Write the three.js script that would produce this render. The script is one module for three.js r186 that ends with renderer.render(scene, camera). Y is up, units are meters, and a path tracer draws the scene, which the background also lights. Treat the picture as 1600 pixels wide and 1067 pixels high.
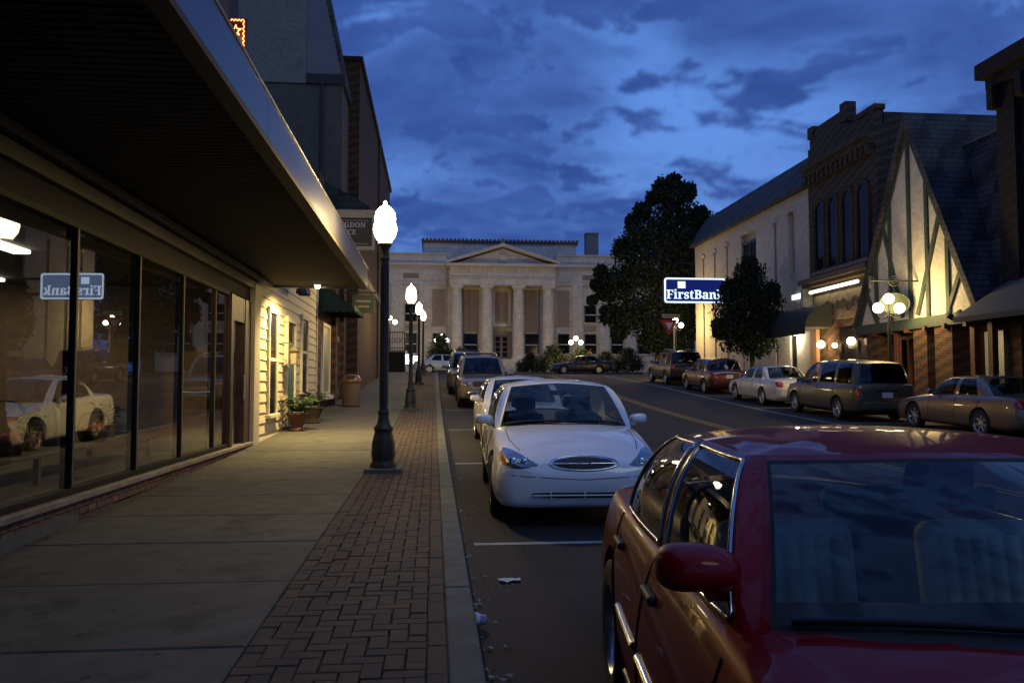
import * as THREE from 'three';
import { mergeGeometries, toCreasedNormals } from 'three/addons/utils/BufferGeometryUtils.js';
import { RoundedBoxGeometry } from 'three/addons/geometries/RoundedBoxGeometry.js';
import { FontLoader } from 'three/addons/loaders/FontLoader.js';
import { TextGeometry } from 'three/addons/geometries/TextGeometry.js';
import { RectAreaLightUniformsLib } from 'three/addons/lights/RectAreaLightUniformsLib.js';
import { Brush, Evaluator, SUBTRACTION } from 'three-bvh-csg';
import { createNoise3D } from 'simplex-noise';

// ---------- camera ----------
const scene = new THREE.Scene();
const camera = new THREE.PerspectiveCamera(44.62, 1024 / 682, 0.05, 900);
camera.position.set(0, 1.56, 0);
camera.rotation.order = 'YXZ';
camera.rotation.set(0.05264, -0.09357, 0);
const renderer = new THREE.WebGLRenderer({ antialias: true });
renderer.setSize(1024, 682);
renderer.toneMapping = THREE.LinearToneMapping;
renderer.toneMappingExposure = 1.0;
renderer.shadowMap.enabled = true;
RectAreaLightUniformsLib.init();

// ---------- seeded randomness ----------
let seed = 20331;
const rnd = () => { seed |= 0; seed = seed + 0x6D2B79F5 | 0; let t = Math.imul(seed ^ seed >>> 15, 1 | seed); t = t + Math.imul(t ^ t >>> 7, 61 | t) ^ t; return ((t ^ t >>> 14) >>> 0) / 4294967296; };
const rr = (a, b) => a + (b - a) * rnd();
const n3 = createNoise3D(rnd);
const fbm = (x, y, z, o = 5, g = 0.5) => { let s = 0, a = 1, n = 0; for (let i = 0; i < o; i++) { s += a * n3(x, y, z); n += a; a *= g; x *= 2.03; y *= 2.03; z *= 2.03; } return s / n; };
const clamp = (x, a = 0, b = 1) => Math.min(b, Math.max(a, x));
const smooth = (a, b, x) => { const t = clamp((x - a) / (b - a)); return t * t * (3 - 2 * t); };
const lerp = (a, b, t) => a + (b - a) * t;

// ---------- dusk sky: thin blue-grey cloud sheet over a brighter clear sky ----------
{
  const SKY = [13.4, -4.1];
  const W = 2048, H = 1024, d = new Float32Array(W * H * 4);
  for (let j = 0; j < H; j++) {
    const el = ((j + 0.5) / H - 0.5) * Math.PI, sy = Math.sin(el), cy = Math.cos(el);
    for (let i = 0; i < W; i++) {
      const az = ((i + 0.5) / W - 0.5) * 2 * Math.PI, x = Math.cos(az) * cy, z = Math.sin(az) * cy, k = (j * W + i) * 4;
      const up = Math.max(sy, 0);
      let c = 0, wisp = 0;
      if (sy > -0.02) {
        const q = 1 / (up + 0.2), px = x * q, pz = z * q;
        const wx = px + 0.1 * fbm(px * 1.3, pz * 1.3, 7, 3), wz = pz + 0.1 * fbm(px * 1.3, pz * 1.3, 19, 3);
        const big = fbm(wx * 0.95 + SKY[0], wz * 1.15 + SKY[1], 2, 3), fine = fbm(wx * 3.5 + SKY[0], wz * 5.0, 5, 7, 0.6);
        c = smooth(-0.34, 0.24, big * 0.5 + Math.abs(fine) * 0.75 + 0.55 * fine - 0.03);
        wisp = clamp(0.5 + 0.75 * fbm(wx * 2.2, wz * 3.4, 11, 5, 0.58));
      }
      const h = Math.pow(1 - up, 5);
      const clear = [lerp(0.115, 0.15, h), lerp(0.285, 0.28, h), lerp(0.78, 0.64, h)];
      const cl = [0.025 + 0.03 * wisp, 0.064 + 0.06 * wisp, 0.27 + 0.15 * wisp];
      for (let m = 0; m < 3; m++) d[k + m] = lerp(clear[m], cl[m], c);
      d[k + 3] = 1;
    }
  }
  const t = new THREE.DataTexture(d, W, H, THREE.RGBAFormat, THREE.FloatType);
  t.mapping = THREE.EquirectangularReflectionMapping; t.magFilter = t.minFilter = THREE.LinearFilter; t.wrapS = THREE.RepeatWrapping; t.needsUpdate = true;
  scene.background = t; scene.environment = t;
}
// the last daylight after sunset, very weak and soft
const sun = new THREE.DirectionalLight(new THREE.Color(0.9, 1, 0.84), 0.22);
sun.position.set(40, 90, 30); sun.castShadow = true; sun.shadow.radius = 40;
Object.assign(sun.shadow.camera, { left: -60, right: 60, top: 60, bottom: -60, near: 1, far: 220 });
sun.target.position.set(6, 0, -40); scene.add(sun, sun.target);

// ---------- helpers ----------
const V = (x, y, z) => new THREE.Vector3(x, y, z);
const used = {};
function numbered(n) { const k = used[n] = (used[n] ?? -1) + 1; return k ? `${n}_${String(k).padStart(3, '0')}` : n; }
function interp(keys, x) {            // monotone cubic through [x, y] keys
  const n = keys.length;
  if (x <= keys[0][0]) return keys[0][1];
  if (x >= keys[n - 1][0]) return keys[n - 1][1];
  let i = 0; while (x > keys[i + 1][0]) i++;
  const dx = k => keys[k + 1][0] - keys[k][0], sl = k => (keys[k + 1][1] - keys[k][1]) / dx(k);
  const tan = k => { if (k <= 0) return sl(0); if (k >= n - 1) return sl(n - 2); const a = sl(k - 1), b = sl(k); return a * b <= 0 ? 0 : 2 * a * b / (a + b); };
  const h = dx(i), t = (x - keys[i][0]) / h, t2 = t * t, t3 = t2 * t;
  return (2 * t3 - 3 * t2 + 1) * keys[i][1] + (t3 - 2 * t2 + t) * h * tan(i) + (-2 * t3 + 3 * t2) * keys[i + 1][1] + (t3 - t2) * h * tan(i + 1);
}
const PROFILE = [[-40, -0.1], [0, 0], [7.4, 0.11], [13.9, 0.21], [20.4, 0.42], [26.9, 0.70], [34, 1.11], [40, 1.48], [48, 1.91], [58, 2.31], [70, 2.51], [90, 2.61], [400, 2.7]];
const gy = D => interp(PROFILE, D);                                     // the street climbs away from the camera
const slope = D => Math.atan((gy(D + 1) - gy(D - 1)) / 2);
const KERB = 0.15, sw = D => gy(D) + KERB;

function metric(g) {                  // uv in metres from the dominant side of each face
  if (g.index) g = g.toNonIndexed();
  const p = g.attributes.position, uv = new Float32Array(p.count * 2), a = V(), b = V(), c = V();
  for (let i = 0; i < p.count; i += 3) {
    a.fromBufferAttribute(p, i); b.fromBufferAttribute(p, i + 1); c.fromBufferAttribute(p, i + 2);
    const n = b.clone().sub(a).cross(c.clone().sub(a)), ax = Math.abs(n.x), ay = Math.abs(n.y), az = Math.abs(n.z);
    for (let k = 0; k < 3; k++) {
      const x = p.getX(i + k), y = p.getY(i + k), z = p.getZ(i + k), j = (i + k) * 2;
      if (ay >= ax && ay >= az) { uv[j] = x; uv[j + 1] = z; } else if (ax >= az) { uv[j] = z; uv[j + 1] = y; } else { uv[j] = x; uv[j + 1] = y; }
    }
  }
  g.setAttribute('uv', new THREE.BufferAttribute(uv, 2));
  if (!g.attributes.normal) g.computeVertexNormals();
  for (const k of Object.keys(g.attributes)) if (!['position', 'normal', 'uv'].includes(k)) g.deleteAttribute(k);
  return g;
}
const merge = l => mergeGeometries(l.flat(Infinity).map(g => metric(g)));
// box between two corners; D grows away from the camera (z = -D)
function bx(x0, x1, y0, y1, D0, D1, r = 0) {
  const w = Math.abs(x1 - x0), h = Math.abs(y1 - y0), d = Math.abs(D1 - D0);
  const g = r > 0 ? new RoundedBoxGeometry(w, h, d, 2, Math.min(r, w / 2.1, h / 2.1, d / 2.1)) : new THREE.BoxGeometry(w, h, d);
  return g.translate((x0 + x1) / 2, (y0 + y1) / 2, -(D0 + D1) / 2);
}
function cyl(r0, r1, h, n = 20) { return new THREE.CylinderGeometry(r1, r0, h, n).translate(0, h / 2, 0); }   // r0 bottom, r1 top, standing on y = 0
const lathe = (pts, n = 24) => new THREE.LatheGeometry(pts.map(p => new THREE.Vector2(p[0], p[1])), n);
function bar(a, b, r, n = 8, r2 = r) {
  const d = b.clone().sub(a), g = new THREE.CylinderGeometry(r2, r, d.length(), n).translate(0, d.length() / 2, 0);
  return g.applyQuaternion(new THREE.Quaternion().setFromUnitVectors(V(0, 1, 0), d.clone().normalize())).translate(a.x, a.y, a.z);
}
function beam(a, b, w, h) {           // rectangular bar from a to b
  const d = b.clone().sub(a), L = d.length(), g = new THREE.BoxGeometry(w, h, L).translate(0, 0, L / 2);
  return g.applyMatrix4(new THREE.Matrix4().lookAt(b, a, V(0, 1, 0))).translate(a.x, a.y, a.z);
}
const tube = (pts, r, n = 40, m = 6, closed = false) => new THREE.TubeGeometry(new THREE.CatmullRomCurve3(pts, closed), n, r, m, closed);
function prism(pts, depth, bevel = 0) { // outline in x, y extruded along +z
  const s = new THREE.Shape(pts.map(p => new THREE.Vector2(p[0], p[1])));
  return new THREE.ExtrudeGeometry(s, { depth, bevelEnabled: bevel > 0, bevelSize: bevel, bevelThickness: bevel, bevelSegments: 2, curveSegments: 8 });
}
function mesh(name, geo, mat, parent) {
  const g = Array.isArray(geo) ? merge(geo) : geo, m = new THREE.Mesh(g, mat);
  m.name = parent ? name : numbered(name); m.castShadow = m.receiveShadow = true;
  (parent ?? scene).add(m); return m;
}
const put = (name, geo, mat, parent) => mesh(name, [geo].flat(Infinity), mat, parent);      // merged, uv in metres
function thing(name, label, category, at = [0, 0, 0], turn = 0, group) {
  const o = new THREE.Group(); o.name = numbered(name); o.position.set(...at); o.rotation.y = turn;
  o.userData = { label, category }; if (group) o.userData.group = group;
  scene.add(o); return o;
}
function group(name, parent) { const o = new THREE.Group(); o.name = name; parent.add(o); return o; }
function tag(o, label, category, grp) { o.userData = { label, category }; if (grp) o.userData.group = grp; return o; }
const setting = o => { o.userData.kind = 'structure'; return o; };
function structure(name) { const o = new THREE.Group(); o.name = numbered(name); o.userData.kind = 'structure'; scene.add(o); return o; }
function point(parent, color, cd, x, y, z, r = 4) {
  const l = new THREE.PointLight(color, cd, 0, 2); l.position.set(x, y, z); l.castShadow = true; l.shadow.radius = r; parent.add(l); return l;
}
function tex(size, fn, opts = {}) {   // byte texture; fn(u, v) in 0..1 -> value or [r, g, b] (sRGB 0..1)
  const d = new Uint8Array(size * size * 4);
  for (let j = 0; j < size; j++) for (let i = 0; i < size; i++) {
    const c = fn(i / size, j / size), k = (j * size + i) * 4, a = Array.isArray(c);
    for (let m = 0; m < 3; m++) d[k + m] = 255 * clamp(a ? c[m] : c);
    d[k + 3] = 255;
  }
  const t = new THREE.DataTexture(d, size, size); t.magFilter = THREE.LinearFilter; t.minFilter = THREE.LinearFilter;
  t.wrapS = t.wrapT = THREE.RepeatWrapping; t.colorSpace = opts.data ? THREE.NoColorSpace : THREE.SRGBColorSpace;
  t.repeat.set(1 / (opts.metres ?? 1), 1 / (opts.metresY ?? opts.metres ?? 1)); t.needsUpdate = true; return t;
}
// noise that tiles over the unit square
const loop = (u, v, f, o, s = 0) => { const R = f / 6.2832, a = u * 6.2832, b = v * 6.2832; return fbm(Math.cos(a) * R + s, Math.sin(a) * R + Math.cos(b) * R * 1.37, Math.sin(b) * R * 1.37 + s * 0.7, o); };
const speck = (m, lo, hi, f, o, s, data) => tex(512, (u, v) => lerp(lo, hi, clamp(0.5 + 0.75 * loop(u, v, f, o, s))), { metres: m, data });

// ---------- materials ----------
const rgb = (r, g, b) => new THREE.Color().setRGB(r, g, b);
const T = {
  coarse: speck(2.6, 0.86, 1, 9, 6, 3), fine: speck(0.7, 0.82, 1, 22, 5, 9), stain: speck(4.2, 0.76, 1, 8, 7, 21), bumpFine: speck(0.5, 0, 1, 40, 4, 31, true), bumpSoft: speck(1.6, 0, 1, 9, 5, 41, true),
  concrete: (() => { const N = 1024, a = new Float32Array(N * N).fill(1); const blot = (x, y, r, k) => { for (let j = -r; j <= r; j++) for (let i = -r; i <= r; i++) { const d = Math.hypot(i, j) / r; if (d < 1) { const q = ((y + j + N) % N) * N + (x + i + N) % N; a[q] *= 1 - k * Math.min(1, (1 - d) * 3) * (0.75 + 0.25 * rnd()); } } };
    for (let k = 0; k < 80; k++) blot(Math.floor(rnd() * N), Math.floor(rnd() * N), Math.floor(rr(4, 9)), rr(0.3, 0.6)); for (let k = 0; k < 16; k++) { const x = Math.floor(rnd() * N), y = Math.floor(rnd() * N); for (let q = 0; q < 9; q++) blot(x + Math.floor(rr(-50, 50)), y + Math.floor(rr(-30, 30)), Math.floor(rr(8, 30)), rr(0.06, 0.2)); } for (let k = 0; k < 5; k++) { let x = rnd() * N, y = rnd() * N, d = rnd() * 6.3; for (let s = 0; s < 260; s++) { d += rr(-0.35, 0.35); x = (x + Math.cos(d) + N) % N; y = (y + Math.sin(d) + N) % N; blot(Math.floor(x), Math.floor(y), 1, 0.55); } }
    return tex(N, (u, v) => a[Math.floor(v * N) * N + Math.floor(u * N)] * clamp(0.86 + 0.16 * loop(u, v, 9, 6, 61) + 0.12 * Math.min(0, loop(u, v, 4, 5, 77)) + (rnd() - 0.5) * 0.09), { metres: 3.7, metresY: 4.3 }); })(),
  asphalt: (() => { const N = 1024, a = new Float32Array(N * N).fill(1); const blot = (x, y, r, k) => { for (let j = -r; j <= r; j++) for (let i = -r; i <= r; i++) { const d = Math.hypot(i, j) / r; if (d < 1) { const q = ((y + j + N) % N) * N + (x + i + N) % N; a[q] *= 1 - k * Math.min(1, (1 - d) * 2) * (0.7 + 0.3 * rnd()); } } };
    for (let k = 0; k < 26; k++) blot(Math.floor(rnd() * N), Math.floor(rnd() * N), Math.floor(rr(4, 22)), rr(0.15, 0.45)); for (let k = 0; k < 9; k++) { let x = rnd() * N, y = rnd() * N, d = rnd() * 6.3; for (let s = 0; s < 420; s++) { d += rr(-0.3, 0.3); x = (x + Math.cos(d) + N) % N; y = (y + Math.sin(d) + N) % N; blot(Math.floor(x), Math.floor(y), 1 + Math.floor(rnd() * 2), 0.5); } }
    return tex(N, (u, v) => a[Math.floor(v * N) * N + Math.floor(u * N)] * clamp(0.74 + 0.22 * loop(u, v, 7, 5, 5) + (rnd() - 0.5) * 0.6 + (rnd() > 0.985 ? 0.5 : 0)), { metres: 5.3, metresY: 6.1 }); })(), asphaltBump: tex(512, () => rnd(), { metres: 1.1, data: true }),
  ashlar: tex(512, (u, v) => { const r = Math.floor(v * 8), x = u * 4 + (r % 2) * 0.5, f = v * 8 - r, fx = x - Math.floor(x), t = 0.94 + 0.03 * Math.sin(Math.floor(x % 4) * 41.3 + r * 23.7); return (f < 0.05 || fx < 0.02 ? 0.85 : t) + 0.06 * loop(u, v, 14, 5, 51) - 0.1 * Math.max(0, loop(u, v * 0.4, 9, 5, 91)); }, { metres: 4.4 }),
  shingle: tex(512, (u, v) => { const r = Math.floor(v * 8), x = u * 6 + (r % 2) * 0.5, f = v * 8 - r, e = Math.abs(x - Math.round(x)) < 0.03 || f < 0.1 ? 0.35 : 1; return e * (0.6 + 0.4 * Math.abs(Math.sin(Math.floor(x) * 12.9 + r * 78.2))); }, { metres: 1.5 }),
  brick: tex(512, (u, v) => { const r = Math.floor(v * 16), x = u * 5 + (r % 2) * 0.5, f = v * 16 - r, fx = x - Math.floor(x), m = f < 0.13 || fx < 0.05, t = 0.72 + 0.28 * Math.sin(Math.floor(x % 5) * 45.3 + r * 17.7); return m ? [0.62, 0.58, 0.53] : [0.6 * t, 0.4 * t, 0.28 * t]; }, { metres: 1.06 }),
  brickBump: tex(512, (u, v) => { const r = Math.floor(v * 16), x = u * 5 + (r % 2) * 0.5, f = v * 16 - r, fx = x - Math.floor(x); return f < 0.13 || fx < 0.05 ? 0 : 0.8 + 0.2 * rnd(); }, { metres: 1.06, data: true }),
  wood: tex(512, (u, v) => 0.7 + 0.3 * Math.sin(40 * u + 5 * loop(u, v, 4, 4, 2)) * 0.5 + 0.1 * loop(u, v * 0.2, 30, 3, 8), { metres: 0.5, metresY: 2 }),
};
const std = (c, roughness = 0.85, o = {}) => new THREE.MeshStandardMaterial({ color: rgb(...c), roughness, ...o });
const phy = (c, roughness, o = {}) => new THREE.MeshPhysicalMaterial({ color: rgb(...c), roughness, ...o });
const M = {
  asphalt: std([0.023, 0.023, 0.023], 0.86, { map: T.asphalt, bumpMap: T.asphaltBump, bumpScale: 0.004 }),
  earth: std([0.05, 0.052, 0.035], 0.95, { map: T.coarse }),
  lawn: std([0.04, 0.062, 0.022], 0.95, { map: T.coarse, bumpMap: T.bumpFine, bumpScale: 0.03 }),
  mortar: std([0.05, 0.047, 0.042], 0.95, { map: T.fine }),
  kerb: std([0.125, 0.135, 0.115], 0.85, { map: T.stain, bumpMap: T.bumpFine, bumpScale: 0.003 }),
  white_line: std([0.42, 0.42, 0.4], 0.8, { map: T.stain }), yellow_line: std([0.42, 0.25, 0.04], 0.8, { map: T.stain }),
  siding: std([0.62, 0.54, 0.38], 0.7, { map: T.fine }), cream: std([0.58, 0.53, 0.4], 0.7, { map: T.coarse }), jamb: std([0.4, 0.36, 0.27], 0.7),
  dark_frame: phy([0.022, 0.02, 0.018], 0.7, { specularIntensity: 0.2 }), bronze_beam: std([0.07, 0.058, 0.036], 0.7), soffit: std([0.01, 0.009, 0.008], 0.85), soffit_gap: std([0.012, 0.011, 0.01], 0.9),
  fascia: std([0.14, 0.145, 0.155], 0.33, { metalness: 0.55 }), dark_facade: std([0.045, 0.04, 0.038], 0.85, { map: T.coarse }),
  sill: std([0.3, 0.26, 0.2], 0.8, { map: T.stain }),
  brick_wall: std([0.4, 0.38, 0.3], 0.9, { map: T.brick, bumpMap: T.brickBump, bumpScale: 0.008 }), brown_brick: std([0.32, 0.3, 0.22], 0.9, { map: T.brick, bumpMap: T.brickBump, bumpScale: 0.008 }),
  dark_brick: std([0.085, 0.105, 0.1], 0.92, { map: T.brick, bumpMap: T.brickBump, bumpScale: 0.008 }),
  ornate_brick: std([0.3, 0.42, 0.42], 0.92, { map: T.brick, bumpMap: T.brickBump, bumpScale: 0.008 }),
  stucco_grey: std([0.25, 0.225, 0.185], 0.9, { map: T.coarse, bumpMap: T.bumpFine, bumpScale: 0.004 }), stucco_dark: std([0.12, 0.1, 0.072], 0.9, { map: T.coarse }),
  stone: std([0.6, 0.55, 0.47], 0.88, { map: T.ashlar, bumpMap: T.bumpFine, bumpScale: 0.004 }), stone_dark: std([0.24, 0.21, 0.17], 0.9, { map: T.coarse }), panel_pink: std([0.34, 0.27, 0.21], 0.9, { map: T.coarse }),
  bank_wall: std([0.6, 0.53, 0.42], 0.85, { map: T.coarse, bumpMap: T.bumpFine, bumpScale: 0.003 }), mansard: std([0.06, 0.06, 0.065], 0.8, { map: T.shingle }),
  shingle: std([0.085, 0.08, 0.075], 0.9, { map: T.shingle, bumpMap: T.shingle, bumpScale: 0.01 }), tile_roof: std([0.12, 0.07, 0.05], 0.8),
  plaster: std([0.7, 0.66, 0.52], 0.9, { map: T.coarse, bumpMap: T.bumpFine, bumpScale: 0.004 }), timber: std([0.085, 0.125, 0.095], 0.7, { map: T.wood }), red_timber: std([0.2, 0.07, 0.035], 0.7, { map: T.wood }),
  green_awning: std([0.02, 0.05, 0.03], 0.85, { map: T.fine }), dark_awning: std([0.035, 0.045, 0.035], 0.85, { map: T.fine }), grey_awning: std([0.1, 0.1, 0.08], 0.85, { map: T.fine }),
  iron: std([0.014, 0.016, 0.015], 0.42, { bumpMap: T.bumpFine, bumpScale: 0.002 }), black: std([0.01, 0.01, 0.01], 0.6), rubber: std([0.018, 0.018, 0.018], 0.85), chrome: std([0.75, 0.75, 0.74], 0.12, { metalness: 1 }), alloy: std([0.5, 0.5, 0.5], 0.3, { metalness: 0.9 }),
  trunk: std([0.06, 0.045, 0.03], 0.95, { bumpMap: T.bumpSoft, bumpScale: 0.03 }), leaf: std([0.012, 0.024, 0.009], 0.95, { side: THREE.DoubleSide }), leaf_bright: std([0.035, 0.06, 0.014], 0.6, { side: THREE.DoubleSide }),
  terracotta: std([0.11, 0.04, 0.025], 0.8, { map: T.fine }), soil: std([0.03, 0.022, 0.015], 1), bin: std([0.15, 0.105, 0.06], 0.8, { map: T.fine, bumpMap: T.asphaltBump, bumpScale: 0.006 }), bin_lid: std([0.16, 0.075, 0.035], 0.35),
  shop_glass: phy([0.86, 0.88, 0.85], 0.0, { transmission: 1, thickness: 0, ior: 2.1 }), window_glass: phy([0.01, 0.011, 0.013], 0.12, { specularIntensity: 0.22 }), clear_glass: phy([0.95, 0.95, 0.93], 0.02, { transmission: 1, thickness: 0, ior: 1.5 }),
  car_glass: phy([0.52, 0.57, 0.56], 0.0, { transmission: 1, thickness: 0, ior: 1.38 }), privacy_glass: phy([0.1, 0.11, 0.12], 0.0, { transmission: 1, thickness: 0, ior: 1.5 }),
  frame_white: std([0.6, 0.58, 0.52], 0.7), frame_dark: std([0.05, 0.045, 0.04], 0.6), teal_door: std([0.03, 0.1, 0.085], 0.5),
};
const warm = new THREE.Color(1, 0.69, 0.25), glowing = (r, g, b, k) => new THREE.MeshStandardMaterial({ color: rgb(0.8, 0.8, 0.8), emissive: rgb(r, g, b), emissiveIntensity: k, roughness: 0.4 });
const G = {
  globe: glowing(1, 0.87, 0.58, 9), globe_white: glowing(1, 0.93, 0.74, 8), sconce: glowing(1, 0.75, 0.42, 8), fluorescent: glowing(1, 0.95, 0.78, 3.2), tube_cool: glowing(0.75, 0.92, 1, 1.6), neon: glowing(1, 0.26, 0.05, 3.2),
  spot: glowing(1, 0.82, 0.5, 12), bank_blue: new THREE.MeshStandardMaterial({ color: rgb(0.006, 0.012, 0.06), emissive: rgb(0.004, 0.011, 0.11), roughness: 0.35 }), bank_white: glowing(0.7, 0.88, 1, 1.35), white_panel: glowing(0.85, 0.95, 1, 1.6), exit_tube: glowing(1, 0.9, 0.65, 2.2),
};

// ---------- ground, road, kerbs, pavements ----------
function strip(x0, x1, D0, D1, off, n = 60, m = 1) {       // sheet that follows the street's slope
  const g = new THREE.PlaneGeometry(1, 1, m, n), p = g.attributes.position, uv = g.attributes.uv;
  for (let i = 0; i < p.count; i++) { const x = lerp(x0, x1, p.getX(i) + 0.5), D = lerp(D0, D1, p.getY(i) + 0.5); p.setXYZ(i, x, gy(D) + off, -D); uv.setXY(i, x, D); }
  g.computeVertexNormals(); return g;
}
function chip(w, h, d, b) {                                  // paving piece: top, eased edges and sides, 18 triangles
  const X = w / 2, Z = d / 2, Y = h / 2, c = [[-1, -1], [1, -1], [1, 1], [-1, 1]], P = [];
  const at = (k, e) => e === 0 ? [c[k][0] * (X - b), Y, c[k][1] * (Z - b)] : [c[k][0] * X, e === 1 ? Y - b : -Y, c[k][1] * Z];
  const quad = (a, b2, c2, d2) => P.push(...a, ...b2, ...c2, ...a, ...c2, ...d2);
  quad(at(0, 0), at(3, 0), at(2, 0), at(1, 0));
  for (let k = 0; k < 4; k++) { const l = (k + 1) % 4; quad(at(k, 0), at(l, 0), at(l, 1), at(k, 1)); quad(at(k, 1), at(l, 1), at(l, 2), at(k, 2)); }
  const g = new THREE.BufferGeometry(); g.setAttribute('position', new THREE.Float32BufferAttribute(P, 3)); g.computeVertexNormals(); return metric(g);
}
function slab(x0, x1, D0, D1, off, th, b = 0.006) {         // tilted to the slope
  const g = chip(x1 - x0, th, D1 - D0, b), Dm = (D0 + D1) / 2;
  g.rotateX(Math.atan2(gy(D1) - gy(D0), D1 - D0)).translate((x0 + x1) / 2, gy(Dm) + off - th / 2, -Dm);
  const uv = g.attributes.uv, du = Math.floor(rnd() * 3) * 1.31, dv = Dm * 1.37; for (let i = 0; i < uv.count; i++) uv.setXY(i, uv.getX(i) + du, uv.getY(i) + dv);
  return g;
}
const KL = 0.25, KR = 14.3, FL = -3.45, FR = 16.8, BRICK = -0.96, KIN = 0.075;
setting(mesh('ground', strip(-150, 170, -60, 380, -0.06, 120), M.earth));
setting(mesh('road', strip(KL - 0.1, KR + 0.1, -25, 56, 0, 120), M.asphalt));
setting(mesh('cross_road', strip(-45, 70, 56, 65, 0.0, 12), M.asphalt));
{
  const ex = (x0, x1, D0, D1) => { const l = []; for (let D = D0; D < D1; D += 2.4) { const e = Math.min(D + 2.394, D1), g = new RoundedBoxGeometry(x1 - x0, 0.32, e - D, 2, 0.022); g.rotateX(Math.atan2(gy(e) - gy(D), e - D)).translate((x0 + x1) / 2, gy((D + e) / 2) + KERB - 0.16, -(D + e) / 2); l.push(metric(g)); } return l; };
  const kl = structure('kerb'); ex(KIN, KL, -4, 56).forEach(g => mesh('kerb_stone', g, M.kerb, kl));
  const kr = structure('kerb'); ex(KR, KR + 0.17, 4, 56).forEach(g => mesh('kerb_stone', g, M.kerb, kr));
  const kc = structure('kerb'); for (let x = -30; x < 45; x += 2.4) mesh('kerb_stone', metric(new RoundedBoxGeometry(2.394, 0.32, 0.17, 2, 0.02).translate(x + 1.2, gy(65) + KERB - 0.16, -65.1)), M.kerb, kc);
}
// concrete pavement, slab by slab
{
  const s = structure('pavement'); mesh('bed', strip(-3.55, BRICK + 0.02, -6, 58, KERB - 0.03, 80), M.mortar, s);
  const tones = [0, 1, 2, 3].map(i => std([0.103 - 0.006 * i, 0.1 - 0.006 * i, 0.084 - 0.006 * i], 0.82, { map: T.concrete, bumpMap: T.bumpFine, bumpScale: 0.003 }));
  let D = -4.95; while (D < 58) { const e = D + 1.35; mesh('slab', slab(-3.43, BRICK - 0.008, D + 0.006, e - 0.006, KERB + rr(-0.002, 0.002), 0.1, 0.009), tones[Math.floor(rnd() * 4)], s); D = e; }
  const r = structure('pavement'); mesh('bed', strip(KR + 0.1, FR + 0.2, 4, 56, KERB - 0.03, 60), M.mortar, r);
  D = 5; while (D < 55) { const e = D + 1.5; for (const [a, b] of [[KR + 0.175, 15.55], [15.56, FR]]) mesh('slab', slab(a, b, D + 0.006, e - 0.006, KERB + rr(-0.002, 0.002), 0.1, 0.009), tones[Math.floor(rnd() * 4)], r); D = e; }
  // lawn in front of the courthouse and the walk up to it
  setting(mesh('lawn', strip(-40, 60, 65.18, 130, KERB - 0.01, 20), M.lawn));
  setting(mesh('path', strip(4.2, 8.6, 65.2, 73.5, KERB + 0.004, 6), tones[1]));
}
// brick strip beside the kerb: a lengthwise border row and herringbone
{
  const s = structure('brick_pavement'); mesh('bed', strip(BRICK, KIN + 0.004, -4, 56, KERB - 0.022, 80), M.mortar, s);
  const cols = [[0.092, 0.048, 0.029], [0.08, 0.046, 0.03], [0.1, 0.056, 0.034], [0.075, 0.047, 0.032], [0.088, 0.056, 0.037], [0.066, 0.047, 0.034], [0.05, 0.038, 0.03]].map(c => std(c, 0.85, { map: T.fine, bumpMap: T.bumpFine, bumpScale: 0.003 }));
  const bw = 0.2, bh = 0.0965, list = [];
  for (let D = -3; D < 55.9; D += 0.2035) list.push([KIN - 0.052, D, bh + 0.004, bw + 0.005]);        // border row along the kerb
  const cw = (KIN - 0.104 - BRICK) / 9, cd = 0.1035;
  for (let y = -30; y * cd < 55.6; y++) for (let x = 0; x < 9; x++) { const k = ((x - y) % 4 + 4) % 4, X = BRICK + (x + 0.5) * cw, D = y * cd;   // herringbone
    if (k === 0 && x < 8) list.push([X + cw / 2, D, bw, bh]); else if ((k === 0 && x === 8) || (k === 1 && x === 0)) list.push([X, D, bh, bh]); else if (k === 3) list.push([X, D + cd / 2, bh, bw]); }
  const shapes = {}, geo = (w, d) => shapes[w + '_' + d] ??= chip(w, 0.05, d, 0.0045);
  list.sort((a, b) => Math.abs(a[1] - 3.85 > 0 ? a[1] : 400 - a[1]) - Math.abs(b[1] - 3.85 > 0 ? b[1] : 400 - b[1]));
  const rest = cols.map(() => []);
  list.forEach(([x, D, w, d], i) => {
    const k = Math.floor(rnd() * cols.length), y = gy(D) + KERB - 0.025 + rr(-0.003, 0.003), rot = rr(-0.012, 0.012);
    if (i < 300) { const m = mesh('brick', geo(w, d), cols[k], s); m.position.set(x + rr(-0.003, 0.003), y, -D); m.rotation.set(slope(D) + rr(-0.01, 0.01), rot, rr(-0.012, 0.012)); }
    else { const g = geo(w, d).clone(); g.rotateX(slope(D) + rr(-0.008, 0.008)); g.rotateY(rot); g.translate(x + rr(-0.003, 0.003), y, -D); rest[k].push(g); }
  });
  rest.forEach((l, k) => { const o = mesh('brick_field', mergeGeometries(l), cols[k], s); o.userData.kind = 'stuff'; });
}
// road markings
{
  const s = structure('road_markings');
  for (const D of [0.95, 7.6, 14.3, 20.95, 27.6, 34.3, 41]) mesh('parking_line', strip(KL + 0.12, 2.55, D, D + 0.1, 0.004, 2), M.white_line, s);
  for (const x of [7.42, 7.62]) mesh('centre_line', strip(x, x + 0.1, -10, 54, 0.004, 60), M.yellow_line, s);
  mesh('edge_line', strip(11.05, 11.15, 4, 54, 0.004, 60), M.white_line, s);
  for (const D of [15.8, 22.3, 28.2, 34.2, 40.2]) mesh('parking_line', strip(11.2, 14.1, D, D + 0.1, 0.004, 2), M.white_line, s);
}

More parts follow.
